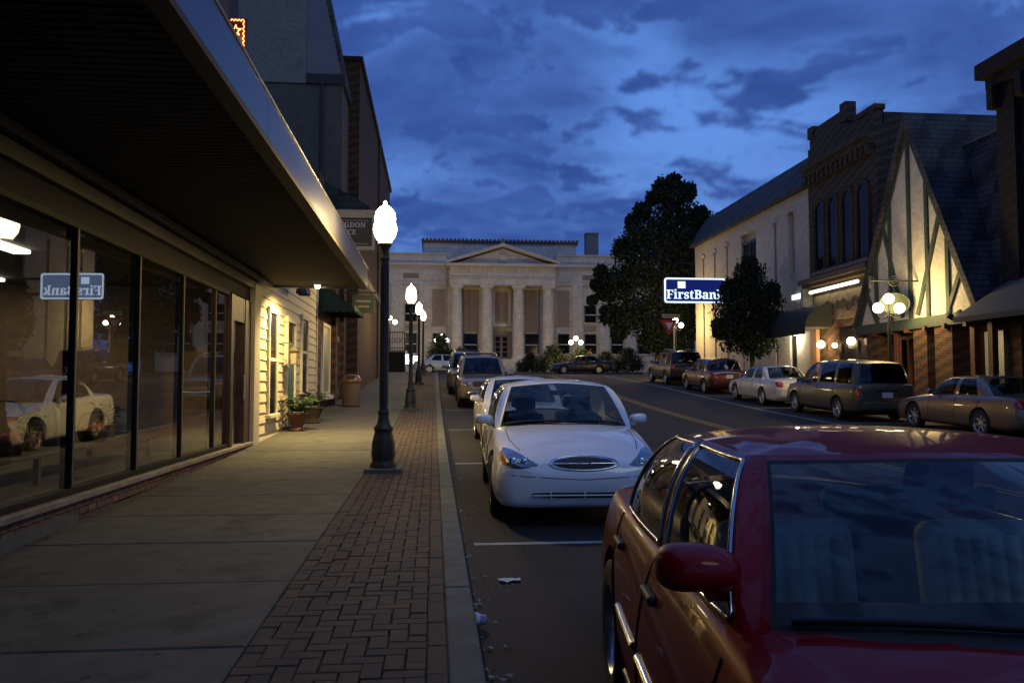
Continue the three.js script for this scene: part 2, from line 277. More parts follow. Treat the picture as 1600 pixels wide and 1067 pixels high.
// ---------- left side: the shop with the long canopy ----------
const fontSerif = await new FontLoader().loadAsync('fonts/droid/droid_serif_bold.typeface.json');
const fontSans = await new FontLoader().loadAsync('fonts/droid/droid_sans_bold.typeface.json');
function text(str, size, depth, font = fontSerif) { const g = new TextGeometry(str, { font, size, depth, curveSegments: 4, bevelEnabled: false }); g.computeBoundingBox(); const b = g.boundingBox; return g.translate(-(b.min.x + b.max.x) / 2, -(b.min.y + b.max.y) / 2, 0); }
{
  const o = thing('canopy_shop', 'dark shop with a tall plate glass front under a long flat metal canopy', 'shop');
  const z0 = 1.6, panes = [1.6, 3.35, 5.1, 6.85, 8.5, 10.25, 12.0, 13.72, 14.62], zE = 16.2;
  // shell of the sales room
  put('floor', bx(-9.6, -3.62, 0.2, 0.5, -5, 16.7), M.stucco_dark, o);
  put('ceiling', bx(-9.6, -3.5, 3.46, 3.68, -5, 16.7), M.stucco_dark, o);
  put('wall', bx(-9.8, -9.6, 0, 3.7, -5, 16.7), M.cream, o);
  put('wall', bx(-9.6, -3.62, 0.5, 3.46, 16.5, 16.7), std([0.34, 0.24, 0.16], 0.9, { map: T.coarse }), o);
  put('wall', bx(-9.6, -3.5, 0.5, 3.46, -5.2, -5), M.cream, o);
  put('wall', bx(-3.65, -3.5, 0, 3.46, -5, z0), M.dark_facade, o);
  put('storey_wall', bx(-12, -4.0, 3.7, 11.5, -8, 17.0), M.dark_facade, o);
  put('parapet_coping', bx(-12.1, -3.9, 11.5, 11.7, -8.1, 17.1), M.stucco_dark, o);
  // low brick base, laid brick by brick
  const base = put('plinth', bx(-3.7, -3.475, -0.3, 0.44, -5, zE), M.mortar, o);
  const bg = [0, 1, 2].map(i => metric(new THREE.BoxGeometry(0.05, 0.062, 0.2 - i * 0.004))), bm = [[0.16, 0.09, 0.06], [0.13, 0.075, 0.055], [0.19, 0.11, 0.07]].map(c => std(c, 0.85, { map: T.fine }));
  for (let r = 0; r < 4; r++) { const y = 0.405 - r * 0.073; for (let D = 3.2 + (r % 2) * 0.105; D < zE - 0.1; D += 0.21) { if (y < sw(D) - 0.03) break; const b = mesh('brick', bg[Math.floor(rnd() * 3)], bm[Math.floor(rnd() * 3)], base); b.position.set(-3.468 + rr(-0.002, 0.002), y, -D - 0.1); } }
  put('sill', bx(-3.68, -3.4, 0.44, 0.5, -5, zE, 0.012), M.sill, o);
  put('footing', new THREE.BoxGeometry(0.12, 0.2, 5.3).rotateX(slope(6)).translate(-3.39, sw(6) - 0.03, -5.6), M.kerb, o);
  // glazing: every pane sits slightly askew in its frame
  const wf = group('window_wall', o);
  for (let i = 0; i + 1 < panes.length; i++) {
    const a = panes[i] + 0.035, b = panes[i + 1] - 0.035, m = mesh('pane', metric(new THREE.BoxGeometry(0.008, 2.6, b - a + 0.03)), M.shop_glass, wf);
    m.geometry = new THREE.PlaneGeometry(b - a + 0.02, 2.6).rotateY(Math.PI / 2); m.position.set(-3.555, 1.83, -(a + b) / 2); m.rotation.y = -0.035 + [0.003, -0.002, 0.001, 0, 0.001, -0.003, 0.004, 0][i % 8];
    if (i) put('mullion', bx(-3.61, -3.5, 0.5, 3.14, panes[i] - 0.026, panes[i] + 0.026, 0.008), M.dark_frame, wf);
    if (i) put('mullion_face', bx(-3.5, -3.492, 0.55, 3.1, panes[i] - 0.02, panes[i] + 0.02), M.bronze_beam, wf);
  }
  put('rail', bx(-3.61, -3.49, 0.5, 0.565, z0, 14.62, 0.006), M.dark_frame, wf); put('rail', bx(-3.61, -3.49, 3.1, 3.17, z0, 14.62, 0.006), M.dark_frame, wf);
  // door bay at the far end
  const door = group('door', o);
  put('door_frame', [bx(-3.63, -3.47, 0.5, 3.14, 14.66, 14.84), bx(-3.63, -3.47, 0.5, 3.14, 15.7, 16.18), bx(-3.62, -3.48, 2.7, 3.14, 14.84, 15.7)], std([0.06, 0.03, 0.02], 0.5, { map: T.wood }), door);
  put('door_glass', new THREE.PlaneGeometry(0.86, 2.2).rotateY(Math.PI / 2).translate(-3.56, 1.6, -15.27), M.shop_glass, door);
  put('handle', bar(V(-3.45, 1.3, -15.6), V(-3.45, 1.75, -15.6), 0.015), M.alloy, door);
  put('jamb', bx(-3.66, -3.4, 0.4, 3.5, 16.2, 16.72, 0.01), M.jamb, o);
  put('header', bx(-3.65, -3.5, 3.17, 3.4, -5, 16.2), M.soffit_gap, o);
  put('beam', bx(-3.66, -3.42, 3.4, 3.55, -5, 16.72, 0.008), M.bronze_beam, o);
  put('trim_beam', bx(-3.62, -3.36, 3.585, 3.68, -5, 16.72, 0.006), std([0.05, 0.042, 0.03], 0.7), o);
  // canopy
  const c = group('canopy', o), DE = 18.45;
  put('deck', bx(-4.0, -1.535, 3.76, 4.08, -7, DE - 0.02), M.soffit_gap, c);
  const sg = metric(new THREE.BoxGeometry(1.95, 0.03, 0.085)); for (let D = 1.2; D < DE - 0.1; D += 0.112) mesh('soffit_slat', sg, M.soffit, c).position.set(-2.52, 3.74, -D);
  const f0 = [-7, -3.4, 0.2, 3.8, 7.4, 11.0, 14.6, DE];
  for (let i = 0; i + 1 < f0.length; i++) put('fascia_panel', bx(-1.53, -1.47, 3.72, 4.12, f0[i] + 0.003, f0[i + 1] - 0.003, 0.006), M.fascia, c);
  put('fascia_lip', bx(-1.6, -1.455, 3.665, 3.72, -7, DE + 0.01, 0.006), M.bronze_beam, c);
  put('fascia_panel', bx(-4.0, -1.53, 3.68, 4.12, DE - 0.03, DE + 0.02), M.fascia, c);
  put('gravel_stop', bx(-4.0, -1.455, 4.12, 4.145, -7, DE + 0.03, 0.006), M.fascia, c);
  // interior ceiling lights
  for (const [x, D] of [[-5.75, 9.4], [-5.75, 11.6], [-7.7, 14.9]]) { const l = put('fluorescent_light', bx(x - 0.12, x + 0.12, 3.39, 3.45, D - 0.55, D + 0.55, 0.02), G.fluorescent, o); const a = new THREE.RectAreaLight(new THREE.Color(1, 0.84, 0.5), 12, 0.24, 1.1); a.position.set(x, 3.37, -D); a.rotation.x = -Math.PI / 2; o.add(a); }
  for (const [x, D] of [[-4.6, 8.4], [-4.55, 10.9]]) { put('spot_light', cyl(0.05, 0.05, 0.03, 14).translate(x, 3.42, -D), G.fluorescent, o); }
}
// the goods on the low display just inside the glass
{
  const t = thing('display_table', 'long low display table standing just inside the shop glass', 'table', [-4.65, 0.5, -9.4]);
  put('top', new RoundedBoxGeometry(1.0, 0.05, 7.4, 2, 0.015).translate(0, 0.31, 0), M.stucco_dark, t);
  for (const x of [-0.42, 0.42]) for (const z of [-3.5, 0, 3.5]) put('leg', new THREE.BoxGeometry(0.06, 0.285, 0.06).translate(x, 0.1425, z), M.frame_dark, t);
  const wares = [['stoneware_jug', 'narrow necked jug'], ['wicker_basket', 'low fruit basket'], ['flower_pot', 'pot with bushy flowers']];
  const tones = ['grey', 'rust', 'brown', 'slate', 'ochre', 'black'], tc = [[0.13, 0.13, 0.13], [0.3, 0.08, 0.04], [0.12, 0.07, 0.04], [0.08, 0.1, 0.13], [0.34, 0.2, 0.06], [0.02, 0.02, 0.02]];
  const place = ['nearest the camera', 'second along the table', 'third along the table', 'fourth along the table', 'fifth along the table', 'sixth along the table', 'seventh along the table', 'eighth along the table', 'ninth along the table', 'at the far end of the table'];
  for (let i = 0; i < 10; i++) {
    const k = i % 3, q = (i * 5) % 6, D = 6.2 + i * 0.72, x = -4.5 + ((i * 37) % 10) * 0.03 - 0.15, h = 0.3 + ((i * 29) % 7) * 0.045, m = std(tc[q], 0.7, { map: T.fine });
    const o = thing(wares[k][0], `${tones[q]} ${wares[k][1]} in the shop window, ${place[i]}`, ['jug', 'basket', 'flower pot'][k], [x, 0.835, -D], 0, 'goods in the shop window');
    if (k === 0) { put('body', lathe([[0, 0], [0.1, 0], [0.16, h * 0.3], [0.15, h * 0.55], [0.06, h * 0.8], [0.055, h * 0.95], [0.075, h]], 20), m, o); put('handle', tube([V(0.06, h * 0.92, 0), V(0.15, h * 0.88, 0), V(0.14, h * 0.6, 0)], 0.012, 10), m, o); }
    if (k === 1) { put('basket', lathe([[0, 0], [0.15, 0], [0.2, 0.14], [0.21, 0.16], [0.19, 0.15], [0.14, 0.03], [0, 0.03]], 20), m, o); for (let j = 0; j < 6; j++) put('fruit', new THREE.SphereGeometry(0.065, 12, 8).translate(0.09 * Math.cos(j * 1.05), 0.14 + (j % 2) * 0.03, 0.09 * Math.sin(j * 1.05)), std([0.4, 0.1, 0.03], 0.6), o); put('handle', tube([V(-0.2, 0.15, 0), V(-0.13, h + 0.05, 0), V(0.13, h + 0.05, 0), V(0.2, 0.15, 0)], 0.01, 16), m, o); }
    if (k === 2) { put('pot', lathe([[0, 0], [0.09, 0], [0.12, 0.18], [0.13, 0.18], [0.13, 0.2], [0, 0.19]], 18), m, o); const l = []; for (let j = 0; j < 160; j++) { const d = V(rr(-1, 1), rr(-0.6, 1), rr(-1, 1)).normalize().multiplyScalar(rr(0.05, 0.16)); l.push(new THREE.PlaneGeometry(0.05, 0.03).rotateX(rr(0, 3)).rotateY(rr(0, 6)).translate(d.x, 0.32 + d.y * 1.1, d.z)); } put('foliage', l, M.leaf, o); put('stem', bar(V(0, 0.16, 0), V(0, 0.34, 0), 0.01), M.trunk, o); }
  }
}
{
  const o = thing('neon_sign', 'small orange neon sign jutting from the dark wall above the canopy', 'neon sign', [-4.0, 7.75, -16.2]);
  put('bracket', [beam(V(-0.01, 0.7, 0), V(0.34, 0.7, 0), 0.02, 0.02), beam(V(-0.01, 0.15, 0), V(0.34, 0.15, 0), 0.02, 0.02)], M.black, o);
  put('back_panel', new THREE.BoxGeometry(0.34, 0.95, 0.03).translate(0.18, 0.43, -0.02), M.black, o);
  const zig = []; for (let i = 0; i <= 8; i++) zig.push(V(0.05 + i * 0.032, 0.85 + (i % 2) * 0.03, 0.03)); for (let i = 0; i <= 16; i++) zig.push(V(0.31 - (i % 2) * 0.025, 0.84 - i * 0.048, 0.03));
  put('neon_border', tube(zig, 0.011, 120, 6), G.neon, o);
  const st = []; for (let i = 0; i < 10; i++) { const r = i % 2 ? 0.045 : 0.11, a = i * Math.PI / 5 + Math.PI / 2; st.push(V(0.15 + r * Math.cos(a), 0.66 + r * Math.sin(a), 0.03)); }
  put('neon_star', tube(st, 0.01, 80, 6, true), G.neon, o);
  point(o, new THREE.Color(1, 0.3, 0.08), 0.35, 0.2, 0.5, 0.12, 3);
}
{
  const o = thing('canopy_downlight', 'small bright downlight in the far end of the canopy ceiling', 'downlight', [-2.5, 3.665, -18.1]);
  put('bezel', new THREE.TorusGeometry(0.075, 0.02, 8, 24).rotateX(Math.PI / 2).translate(0, 0.055, 0), M.alloy, o);
  put('light_bulb', new THREE.SphereGeometry(0.06, 16, 10).translate(0, 0.02, 0), G.spot, o);
  const l = new THREE.SpotLight(new THREE.Color(1, 0.72, 0.28), 105, 0, 1.38, 0.35, 2); l.position.set(0, -0.045, 0); l.target.position.set(-0.25, -3, -0.4); l.castShadow = true; l.shadow.radius = 3; o.add(l, l.target);
}

// ---------- clapboard shop ----------
{
  const o = thing('clapboard_shop', 'cream clapboard shop with tall dark windows, lit from above beside the canopy', 'shop');
  const D0 = 16.76, D1 = 25.1, X = -3.5;
  put('frame', bx(-10, X - 0.02, 0.2, 6.2, D0 + 0.02, D1 - 0.02), M.stucco_dark, o); put('roof_coping', bx(-10, X + 0.12, 6.2, 6.35, D0, D1), M.cream, o);
  const L = D1 - D0 - 0.16, bg = metric(prism([[0, 0], [0.042, 0], [0.012, 0.232], [0, 0.232]], L).rotateY(0));
  for (let y = 0.36; y < 6.1; y += 0.215) { const b = mesh('clapboard', bg, M.siding, o); b.position.set(X - 0.01, y, -D1 + 0.08); }
  for (const D of [D0, D1 - 0.12]) put('corner_board', bx(X - 0.01, X + 0.055, 0.3, 6.2, D, D + 0.12), M.cream, o);
  for (const [a, b, y0, y1] of [[17.75, 18.75, 0.95, 3.1], [22.1, 23.15, 1.4, 3.3]]) {
    const w = group('window', o);
    put('frame', [bx(X, X + 0.08, y0, y1, a, a + 0.09), bx(X, X + 0.08, y0, y1, b - 0.09, b), bx(X, X + 0.09, y1, y1 + 0.12, a - 0.05, b + 0.05), bx(X, X + 0.075, (y0 + y1) / 2 + 0.05, (y0 + y1) / 2 + 0.12, a + 0.09, b - 0.09)], M.cream, w);
    put('sill', bx(X, X + 0.13, y0 - 0.08, y0, a - 0.06, b + 0.06, 0.01), M.cream, w); put('glass', bx(X + 0.01, X + 0.055, y0, y1, a + 0.09, b - 0.09), M.window_glass, w);
  }
  const d = group('door', o); put('panel', bx(X + 0.005, X + 0.06, 0.62, 2.55, 19.9, 20.95), M.teal_door, d); put('transom', bx(X + 0.005, X + 0.055, 2.6, 3.05, 19.9, 20.95), M.window_glass, d);
  put('surround', [bx(X, X + 0.1, 0.6, 3.15, 19.8, 19.9), bx(X, X + 0.1, 0.6, 3.15, 20.95, 21.05), bx(X, X + 0.11, 3.05, 3.18, 19.75, 21.1)], M.cream, d); put('knob', new THREE.SphereGeometry(0.035, 12, 8).translate(X + 0.1, 1.5, -20.05), M.chrome, d);
  put('threshold', bx(X - 0.05, X + 0.28, 0.35, 0.6, 19.7, 21.2, 0.01), M.kerb, o);
}
{
  const o = thing('wall_lantern', 'white box lantern hanging on the clapboard wall beside the door', 'lantern', [-3.455, 2.45, -19.35]);
  put('bracket', [bar(V(0, 0.1, 0), V(0.34, 0.1, 0), 0.014), bar(V(0.34, 0.1, 0), V(0.34, 0.0, 0), 0.01)], M.iron, o);
  put('roof', new THREE.ConeGeometry(0.2, 0.16, 4).rotateY(Math.PI / 4).translate(0.34, -0.06, 0), M.bronze_beam, o);
  put('cage', [[-1, -1], [1, -1], [1, 1], [-1, 1]].map(([a, b]) => beam(V(0.34 + a * 0.105, -0.14, b * 0.105), V(0.34 + a * 0.085, -0.5, b * 0.085), 0.018, 0.018)), M.bronze_beam, o);
  put('glass', new THREE.BoxGeometry(0.17, 0.35, 0.17).translate(0.34, -0.32, 0), std([0.2, 0.18, 0.15], 0.3), o); put('base', new THREE.BoxGeometry(0.2, 0.03, 0.2).translate(0.34, -0.51, 0), M.bronze_beam, o);
  o.scale.setScalar(0.8);
}
{
  const o = thing('twin_bell', 'black twin cone fixture on the clapboard wall above the door', 'wall fixture', [-3.455, 4.0, -20.4]);
  put('arm', [bar(V(0, 0.2, 0), V(0.3, 0.25, 0), 0.02), bar(V(0.3, 0.25, -0.22), V(0.3, 0.25, 0.22), 0.016)], M.iron, o);
  for (const z of [-0.2, 0.2]) put('cone', lathe([[0.03, 0.22], [0.06, 0.2], [0.1, 0], [0.15, -0.25], [0.14, -0.25], [0.06, 0.05]], 18).translate(0.3, 0, z), M.iron, o);
}
// ---------- brick shop with green awnings ----------
{
  const o = thing('awning_shop', 'low orange brick shop under a green awning and green pent roof', 'shop');
  const X = -3.45, D0 = 25.12, D1 = 31.45;
  put('wall', bx(-10, X, 0.2, 8.0, D0, D1), M.brick_wall, o);
  const w = group('window', o); put('frame', [bx(X, X + 0.07, 1.25, 3.5, 25.9, 26.02), bx(X, X + 0.07, 1.25, 3.5, 27.6, 27.72), bx(X, X + 0.07, 3.4, 3.5, 26.02, 27.6), bx(X, X + 0.07, 1.25, 1.35, 26.02, 27.6)], M.frame_white, w); put('glass', bx(X, X + 0.03, 1.35, 3.4, 26.02, 27.6), std([0.25, 0.26, 0.2], 0.3), w); put('sill', bx(X, X + 0.2, 1.12, 1.25, 25.8, 27.8, 0.02), M.frame_white, w);
  const d = group('door', o); put('panel', bx(X, X + 0.05, 1.15, 3.3, 29.5, 30.4), M.frame_dark, d); put('glass', bx(X + 0.05, X + 0.056, 1.5, 3.1, 29.65, 30.25), M.window_glass, d); put('handle', bar(V(X + 0.08, 1.9, -29.6), V(X + 0.08, 2.2, -29.6), 0.014), M.chrome, d);
  put('pilaster', bx(X, X + 0.16, 0.5, 6.9, 28.3, 28.85), M.brick_wall, o); put('pilaster', bx(X, X + 0.16, 0.5, 6.9, 30.8, 31.3), M.brick_wall, o);
  const r = prism([[X, 7.05], [X, 7.95], [-2.05, 7.2], [-2.05, 7.05]], 4.9); put('pent_roof', r.translate(0, 0, -31.1), std([0.03, 0.05, 0.038], 0.8, { map: T.shingle }), o); put('eave', bx(X, -2.0, 6.96, 7.045, 26.2, 31.15), M.cream, o);
  const a = group('awning', o); put('cover', [prism([[X, 4.75], [X, 4.69], [-2.42, 3.82], [-2.38, 3.86]], 3.3).translate(0, 0, -28.6), prism([[X, 4.7], [X, 3.86], [-2.42, 3.84]], 0.02).translate(0, 0, -25.32), prism([[X, 4.7], [X, 3.86], [-2.42, 3.84]], 0.02).translate(0, 0, -28.6)], M.green_awning, a);
  const sc = []; for (let k = 0; k < 11; k++) sc.push(new THREE.CylinderGeometry(0.15, 0.15, 0.012, 12, 1, false, 0, Math.PI).rotateZ(Math.PI / 2).rotateX(Math.PI / 2 * 0).translate(-2.4, 3.84, -25.45 - k * 0.3)); put('scallops', sc.concat([0, 1, 2, 3, 4].map(k => new THREE.CylinderGeometry(0.1, 0.1, 0.012, 12).rotateX(Math.PI / 2).translate(-2.52 - k * 0.2, 3.84, -25.3))), M.green_awning, a);
}
{
  const o = thing('hanging_sign', 'small dark hanging sign beyond the green awning', 'sign', [-3.45, 0, -28.9]);
  put('arm', bar(V(0, 4.75, 0), V(1.45, 4.75, 0), 0.025), M.iron, o); put('board', new THREE.BoxGeometry(0.75, 0.62, 0.06).translate(1.02, 4.36, 0), std([0.02, 0.035, 0.03], 0.6), o);
  put('lettering', [0, 1].map(k => new THREE.BoxGeometry(0.5 - k * 0.12, 0.07, 0.012).translate(1.02, 4.45 - k * 0.18, 0.034)), M.stone_dark, o); put('hook', [0.75, 1.3].map(x => bar(V(x, 4.66, 0), V(x, 4.75, 0), 0.01)), M.iron, o);
}
{
  const o = thing('finance_sign', 'cream framed dark sign board with pale lettering hung beyond the canopy end', 'sign', [-3.46, 0, -21]);
  put('arm', [beam(V(-0.06, 5.93, 0), V(1.98, 5.93, 0), 0.05, 0.07)], M.jamb, o);
  put('board', new THREE.BoxGeometry(1.6, 0.72, 0.05).translate(1.1, 5.4, 0), std([0.05, 0.045, 0.03], 0.6), o);
  put('frame', [bx(0.24, 1.96, 5.76, 5.84, -0.05, 0.05), bx(0.24, 1.96, 4.96, 5.04, -0.05, 0.05), bx(0.24, 0.31, 5.04, 5.76, -0.05, 0.05), bx(1.89, 1.96, 5.04, 5.76, -0.05, 0.05)], M.jamb, o);
  put('inner_line', [bx(0.4, 1.8, 5.685, 5.7, -0.03, 0.03), bx(0.4, 1.8, 5.1, 5.115, -0.03, 0.03)], M.jamb, o);
  put('lettering', [text('HUNTINGDON', 0.125, 0.012).translate(1.1, 5.58, 0.026), text('FINANCE', 0.125, 0.012).translate(1.1, 5.4, 0.026), text('Company', 0.06, 0.012).translate(1.1, 5.25, 0.026)], M.frame_white, o);
  put('hanger', [0.45, 1.75].map(x => bar(V(x, 5.84, 0), V(x, 5.93, 0), 0.012)), M.iron, o);
}
// ---------- tall grey building with the slanted top storey ----------
{
  const o = thing('grey_building', 'tall grey stucco building with a slanted shingled top storey behind the canopy', 'building');
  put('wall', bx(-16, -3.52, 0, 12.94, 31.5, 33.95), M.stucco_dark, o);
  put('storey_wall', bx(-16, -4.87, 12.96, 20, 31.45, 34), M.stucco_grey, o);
  put('mansard', prism([[-4.865, 13.34], [-3.5, 13.34], [-4.83, 19.6], [-4.865, 19.6]], 2.5).translate(0, 0, -33.97), std([0.2, 0.2, 0.21], 0.85, { map: T.fine }), o);
  for (let k = 0; k < 26; k++) { const t = k / 26, x = lerp(-3.5, -4.83, t), y = lerp(13.34, 19.6, t); put('shingle_course', bx(x - 0.08, x + 0.05, y, y + 0.2, 31.46, 33.98), M.shingle, o); }
  put('eave', bx(-4.86, -3.42, 12.95, 13.33, 31.42, 34), M.dark_facade, o);
  put('downpipe', bx(-4.33, -4.2, 2, 12.94, 31.38, 31.49, 0.03), M.dark_facade, o);
}
// ---------- big brick block ----------
{
  const o = thing('brick_block', 'tall red-brown brick building glowing orange near the street lamps', 'building');
  const X = -3.1; put('wall', bx(-16, X, 0, 14.9, 34.1, 57.5), M.brown_brick, o); put('coping', bx(-16, X + 0.12, 14.9, 15.1, 34.05, 57.65), M.dark_brick, o);
  put('belt_course', bx(X, X + 0.09, 6.1, 6.4, 34.1, 57.5), M.stone_dark, o);
  put('pilaster', bx(X, X + 0.1, 1, 14.9, 45.4, 46.2), M.brown_brick, o);
}
{ // porch with an iron railing at the corner
  const o = thing('railed_porch', 'dark raised porch with an iron railing at the corner before the courthouse', 'porch', [-2.75, 0, -61.5]);
  put('base', bx(-1.6, 0.62, 2.2, 4.0, 0, 2.6).translate(0, 0, 0), M.dark_brick, o); put('deck', bx(-1.7, 0.72, 4.0, 4.14, -0.1, 2.7), M.stone_dark, o);
  put('rail', [beam(V(-1.6, 5.45, 0), V(0.62, 5.45, 0), 0.07, 0.07), beam(V(-1.6, 4.3, 0), V(0.62, 4.3, 0), 0.05, 0.05)], M.iron, o);
  for (let k = 0; k <= 12; k++) put('baluster', bar(V(-1.6 + k * 0.185, 4.14, 0), V(-1.6 + k * 0.185, 5.42, 0), k % 6 ? 0.02 : 0.05), M.iron, o);
  for (let k = 0; k < 6; k++) put('scroll', new THREE.TorusGeometry(0.16, 0.022, 6, 16).translate(-1.4 + k * 0.37, 4.85, 0), M.iron, o);
}

// ---------- courthouse ----------
{
  const o = thing('courthouse', 'pale stone courthouse with four columns and a pediment closing the street', 'courthouse');
  const D = 78, C = 6.42, S = M.stone;
  put('central_block', bx(C - 5.3, C + 5.3, 2.3, 14.3, D + 1.6, D + 26), S, o);
  put('attic', bx(C - 7.5, C + 7.5, 14.2, 15.35, D + 2.5, D + 22), S, o);
  put('attic_roof', bx(C - 7.65, C + 7.65, 15.35, 15.62, D + 2.35, D + 22.2), M.tile_roof, o);
  const tile = metric(new THREE.CylinderGeometry(0.14, 0.14, 0.5, 10).rotateX(Math.PI / 2)); for (let k = 0; k < 40; k++) mesh('roof_tile', tile, M.tile_roof, o).position.set(C - 7.55 + k * 0.387, 15.66, -(D + 2.5));
  put('chimney', [bx(15.95, 17.25, 13.5, 17.5, D + 8, D + 9.2), bx(15.9, 17.3, 17.5, 17.65, D + 7.95, D + 9.25)], M.stone_dark, o);
  // wings
  for (const s of [-1, 1]) {
    const a = C + s * 5.3, b = C + s * 19;
    put('wing', bx(Math.min(a, b), Math.max(a, b), 2.3, 13.0, D + 1.2, D + 24), S, o);
    put('wing_cornice', bx(Math.min(a, b), Math.max(a, b) + 0.15, 12.95, 13.2, D + 0.9, D + 24), S, o);
    put('wing_parapet', bx(Math.min(a, b), Math.max(a, b), 13.2, 14.05, D + 1.3, D + 23.9), S, o); put('wing_coping', bx(Math.min(a, b), Math.max(a, b), 14.05, 14.2, D + 1.2, D + 24), S, o);
    put('string_course', bx(Math.min(a, b), Math.max(a, b), 11.2, 11.4, D + 1.05, D + 1.2), S, o); put('plinth', bx(Math.min(a, b), Math.max(a, b), 2.3, 4.2, D + 1.0, D + 1.2), S, o);
    for (const k of [0, 1, 2, 3, 4]) {
      const x = C + s * (6.0 + 2.62 * k) + (s > 0 ? -0.35 : 0.35) * 0, w = 1.14, pier = C + s * (7.35 + 2.62 * k);
      put('pilaster', bx(pier - 0.5, pier + 0.5, 4.2, 11.2, D + 0.98, D + 1.2), S, o);
      const xc = C + s * (5.55 + 0.45 + 2.62 * k);
      if (k === 0) { put('brick_panel', bx(xc - 0.6, xc + 0.6, 7.2, 10.7, D + 1.12, D + 1.19), M.panel_pink, o); }
      else put('spandrel', bx(xc - 0.58, xc + 0.58, 6.75, 7.3, D + 1.13, D + 1.19), M.panel_pink, o);
      const wins = k === 0 ? [[4.6, 6.5]] : [[4.6, 6.5], [7.6, 9.25]];
      for (const [y0, y1] of wins) { const g = group('window', o), m = (y0 + y1) / 2 - 0.08; put('frame', [bx(xc - w / 2, xc - w / 2 + 0.07, y0, y1, D + 1.08, D + 1.19), bx(xc + w / 2 - 0.07, xc + w / 2, y0, y1, D + 1.08, D + 1.19), bx(xc - w / 2 + 0.07, xc + w / 2 - 0.07, y1 - 0.07, y1, D + 1.08, D + 1.19)], M.frame_dark, g); put('meeting_rail', bx(xc - w / 2 + 0.07, xc + w / 2 - 0.07, m - 0.04, m + 0.04, D + 1.05, D + 1.19), M.frame_white, g); put('glass', bx(xc - w / 2 + 0.07, xc + w / 2 - 0.07, y0, y1 - 0.07, D + 1.15, D + 1.19), M.window_glass, g); put('sill', bx(xc - w / 2 - 0.08, xc + w / 2 + 0.08, y0 - 0.12, y0, D + 1.0, D + 1.19), M.stone, g); }
      if (k === 1 || k === 3) { put('attic_vent', bx(xc - 0.72, xc + 0.72, 11.75, 12.2, D + 1.12, D + 1.19), M.stone_dark, o); }
    }
  }
  // portico
  put('podium', bx(C - 5.2, C + 5.2, 2.3, 4.0, D - 1.0, D + 1.6), S, o);
  for (let k = 0; k < 8; k++) put('step', bx(C - 3.4, C + 3.4, 2.3, 3.8 - k * 0.18, D - 1.3 - k * 0.34, D - 1.0 - k * 0.34 + 0.03), S, o);
  for (const s of [-1, 1]) put('stair_cheek', bx(C + s * 4.4 - 0.7, C + s * 4.4 + 0.7, 2.3, 4.1, D - 4.2, D - 1.02), S, o);
  for (const x of [-4.35, -1.5, 1.5, 4.35]) {
    const c = group('column', o), prof = [[0.66, 0], [0.66, 0.14], [0.6, 0.2], [0.58, 0.3], [0.57, 2.4], [0.54, 4.8], [0.49, 6.35], [0.49, 6.45], [0.57, 6.55], [0.61, 6.62]];
    put('shaft', lathe(prof, 28).translate(C + x, 4.1, -D), S, c); put('base', bx(C + x - 0.66, C + x + 0.66, 4.0, 4.1, D - 0.66, D + 0.66), S, c); put('capital', bx(C + x - 0.62, C + x + 0.62, 10.72, 10.95, D - 0.62, D + 0.62), S, c);
  }
  put('architrave', bx(C - 5.0, C + 5.0, 10.95, 11.65, D - 0.55, D + 1.6), S, o); put('frieze', bx(C - 5.0, C + 5.0, 11.73, 12.7, D - 0.5, D + 1.6), S, o); put('architrave_moulding', bx(C - 5.06, C + 5.06, 11.65, 11.73, D - 0.65, D + 1.6), S, o);
  put('cornice', bx(C - 5.3, C + 5.3, 12.7, 12.95, D - 0.95, D + 1.6), S, o);
  put('tympanum', prism([[C - 4.7, 12.95], [C + 4.7, 12.95], [C, 14.45]], 1.9).translate(0, 0, -(D + 1.6)), M.stone, o);
  for (const s of [-1, 1]) put('raking_cornice', prism([[C + s * 5.35, 12.95], [C + s * 5.35, 13.18], [C, 14.88], [C, 14.6]].map(p => p), 2.5).translate(0, 0, -(D + 1.59)), S, o);
  put('pediment_emblem', new THREE.CylinderGeometry(0.42, 0.42, 0.2, 20).rotateX(Math.PI / 2).translate(C, 13.5, -(D - 0.32)), S, o);
  put('finial', lathe([[0.3, 0], [0.2, 0.15], [0.24, 0.35], [0.05, 0.6], [0, 0.65]], 12).translate(C, 14.85, -(D - 0.4)), M.stone_dark, o);
  // wall behind the columns: tall panels, niche, windows, entrance
  for (const s of [-1, 1]) { const x = C + s * 2.95; put('tall_panel', bx(x - 0.75, x + 0.75, 6.7, 10.7, D + 1.5, D + 1.59), M.panel_pink, o); const g = group('window', o); put('glass', bx(x - 0.6, x + 0.6, 4.6, 6.5, D + 1.52, D + 1.585), M.window_glass, g); put('meeting_rail', bx(x - 0.6, x + 0.6, 5.4, 5.48, D + 1.48, D + 1.585), M.frame_white, g); put('frame', [bx(x - 0.68, x - 0.6, 4.55, 6.6, D + 1.46, D + 1.585), bx(x + 0.6, x + 0.68, 4.55, 6.6, D + 1.46, D + 1.585)], M.frame_dark, g); }
  put('niche_panel', bx(C - 0.55, C + 0.55, 7.7, 10.5, D + 1.48, D + 1.59), M.panel_pink, o);
  put('niche_frame', [bx(C - 0.95, C - 0.6, 7.3, 10.8, D + 1.2, D + 1.59), bx(C + 0.6, C + 0.95, 7.3, 10.8, D + 1.2, D + 1.59), bx(C - 1.2, C + 1.2, 7.15, 7.45, D + 1.05, D + 1.59)], S, o);
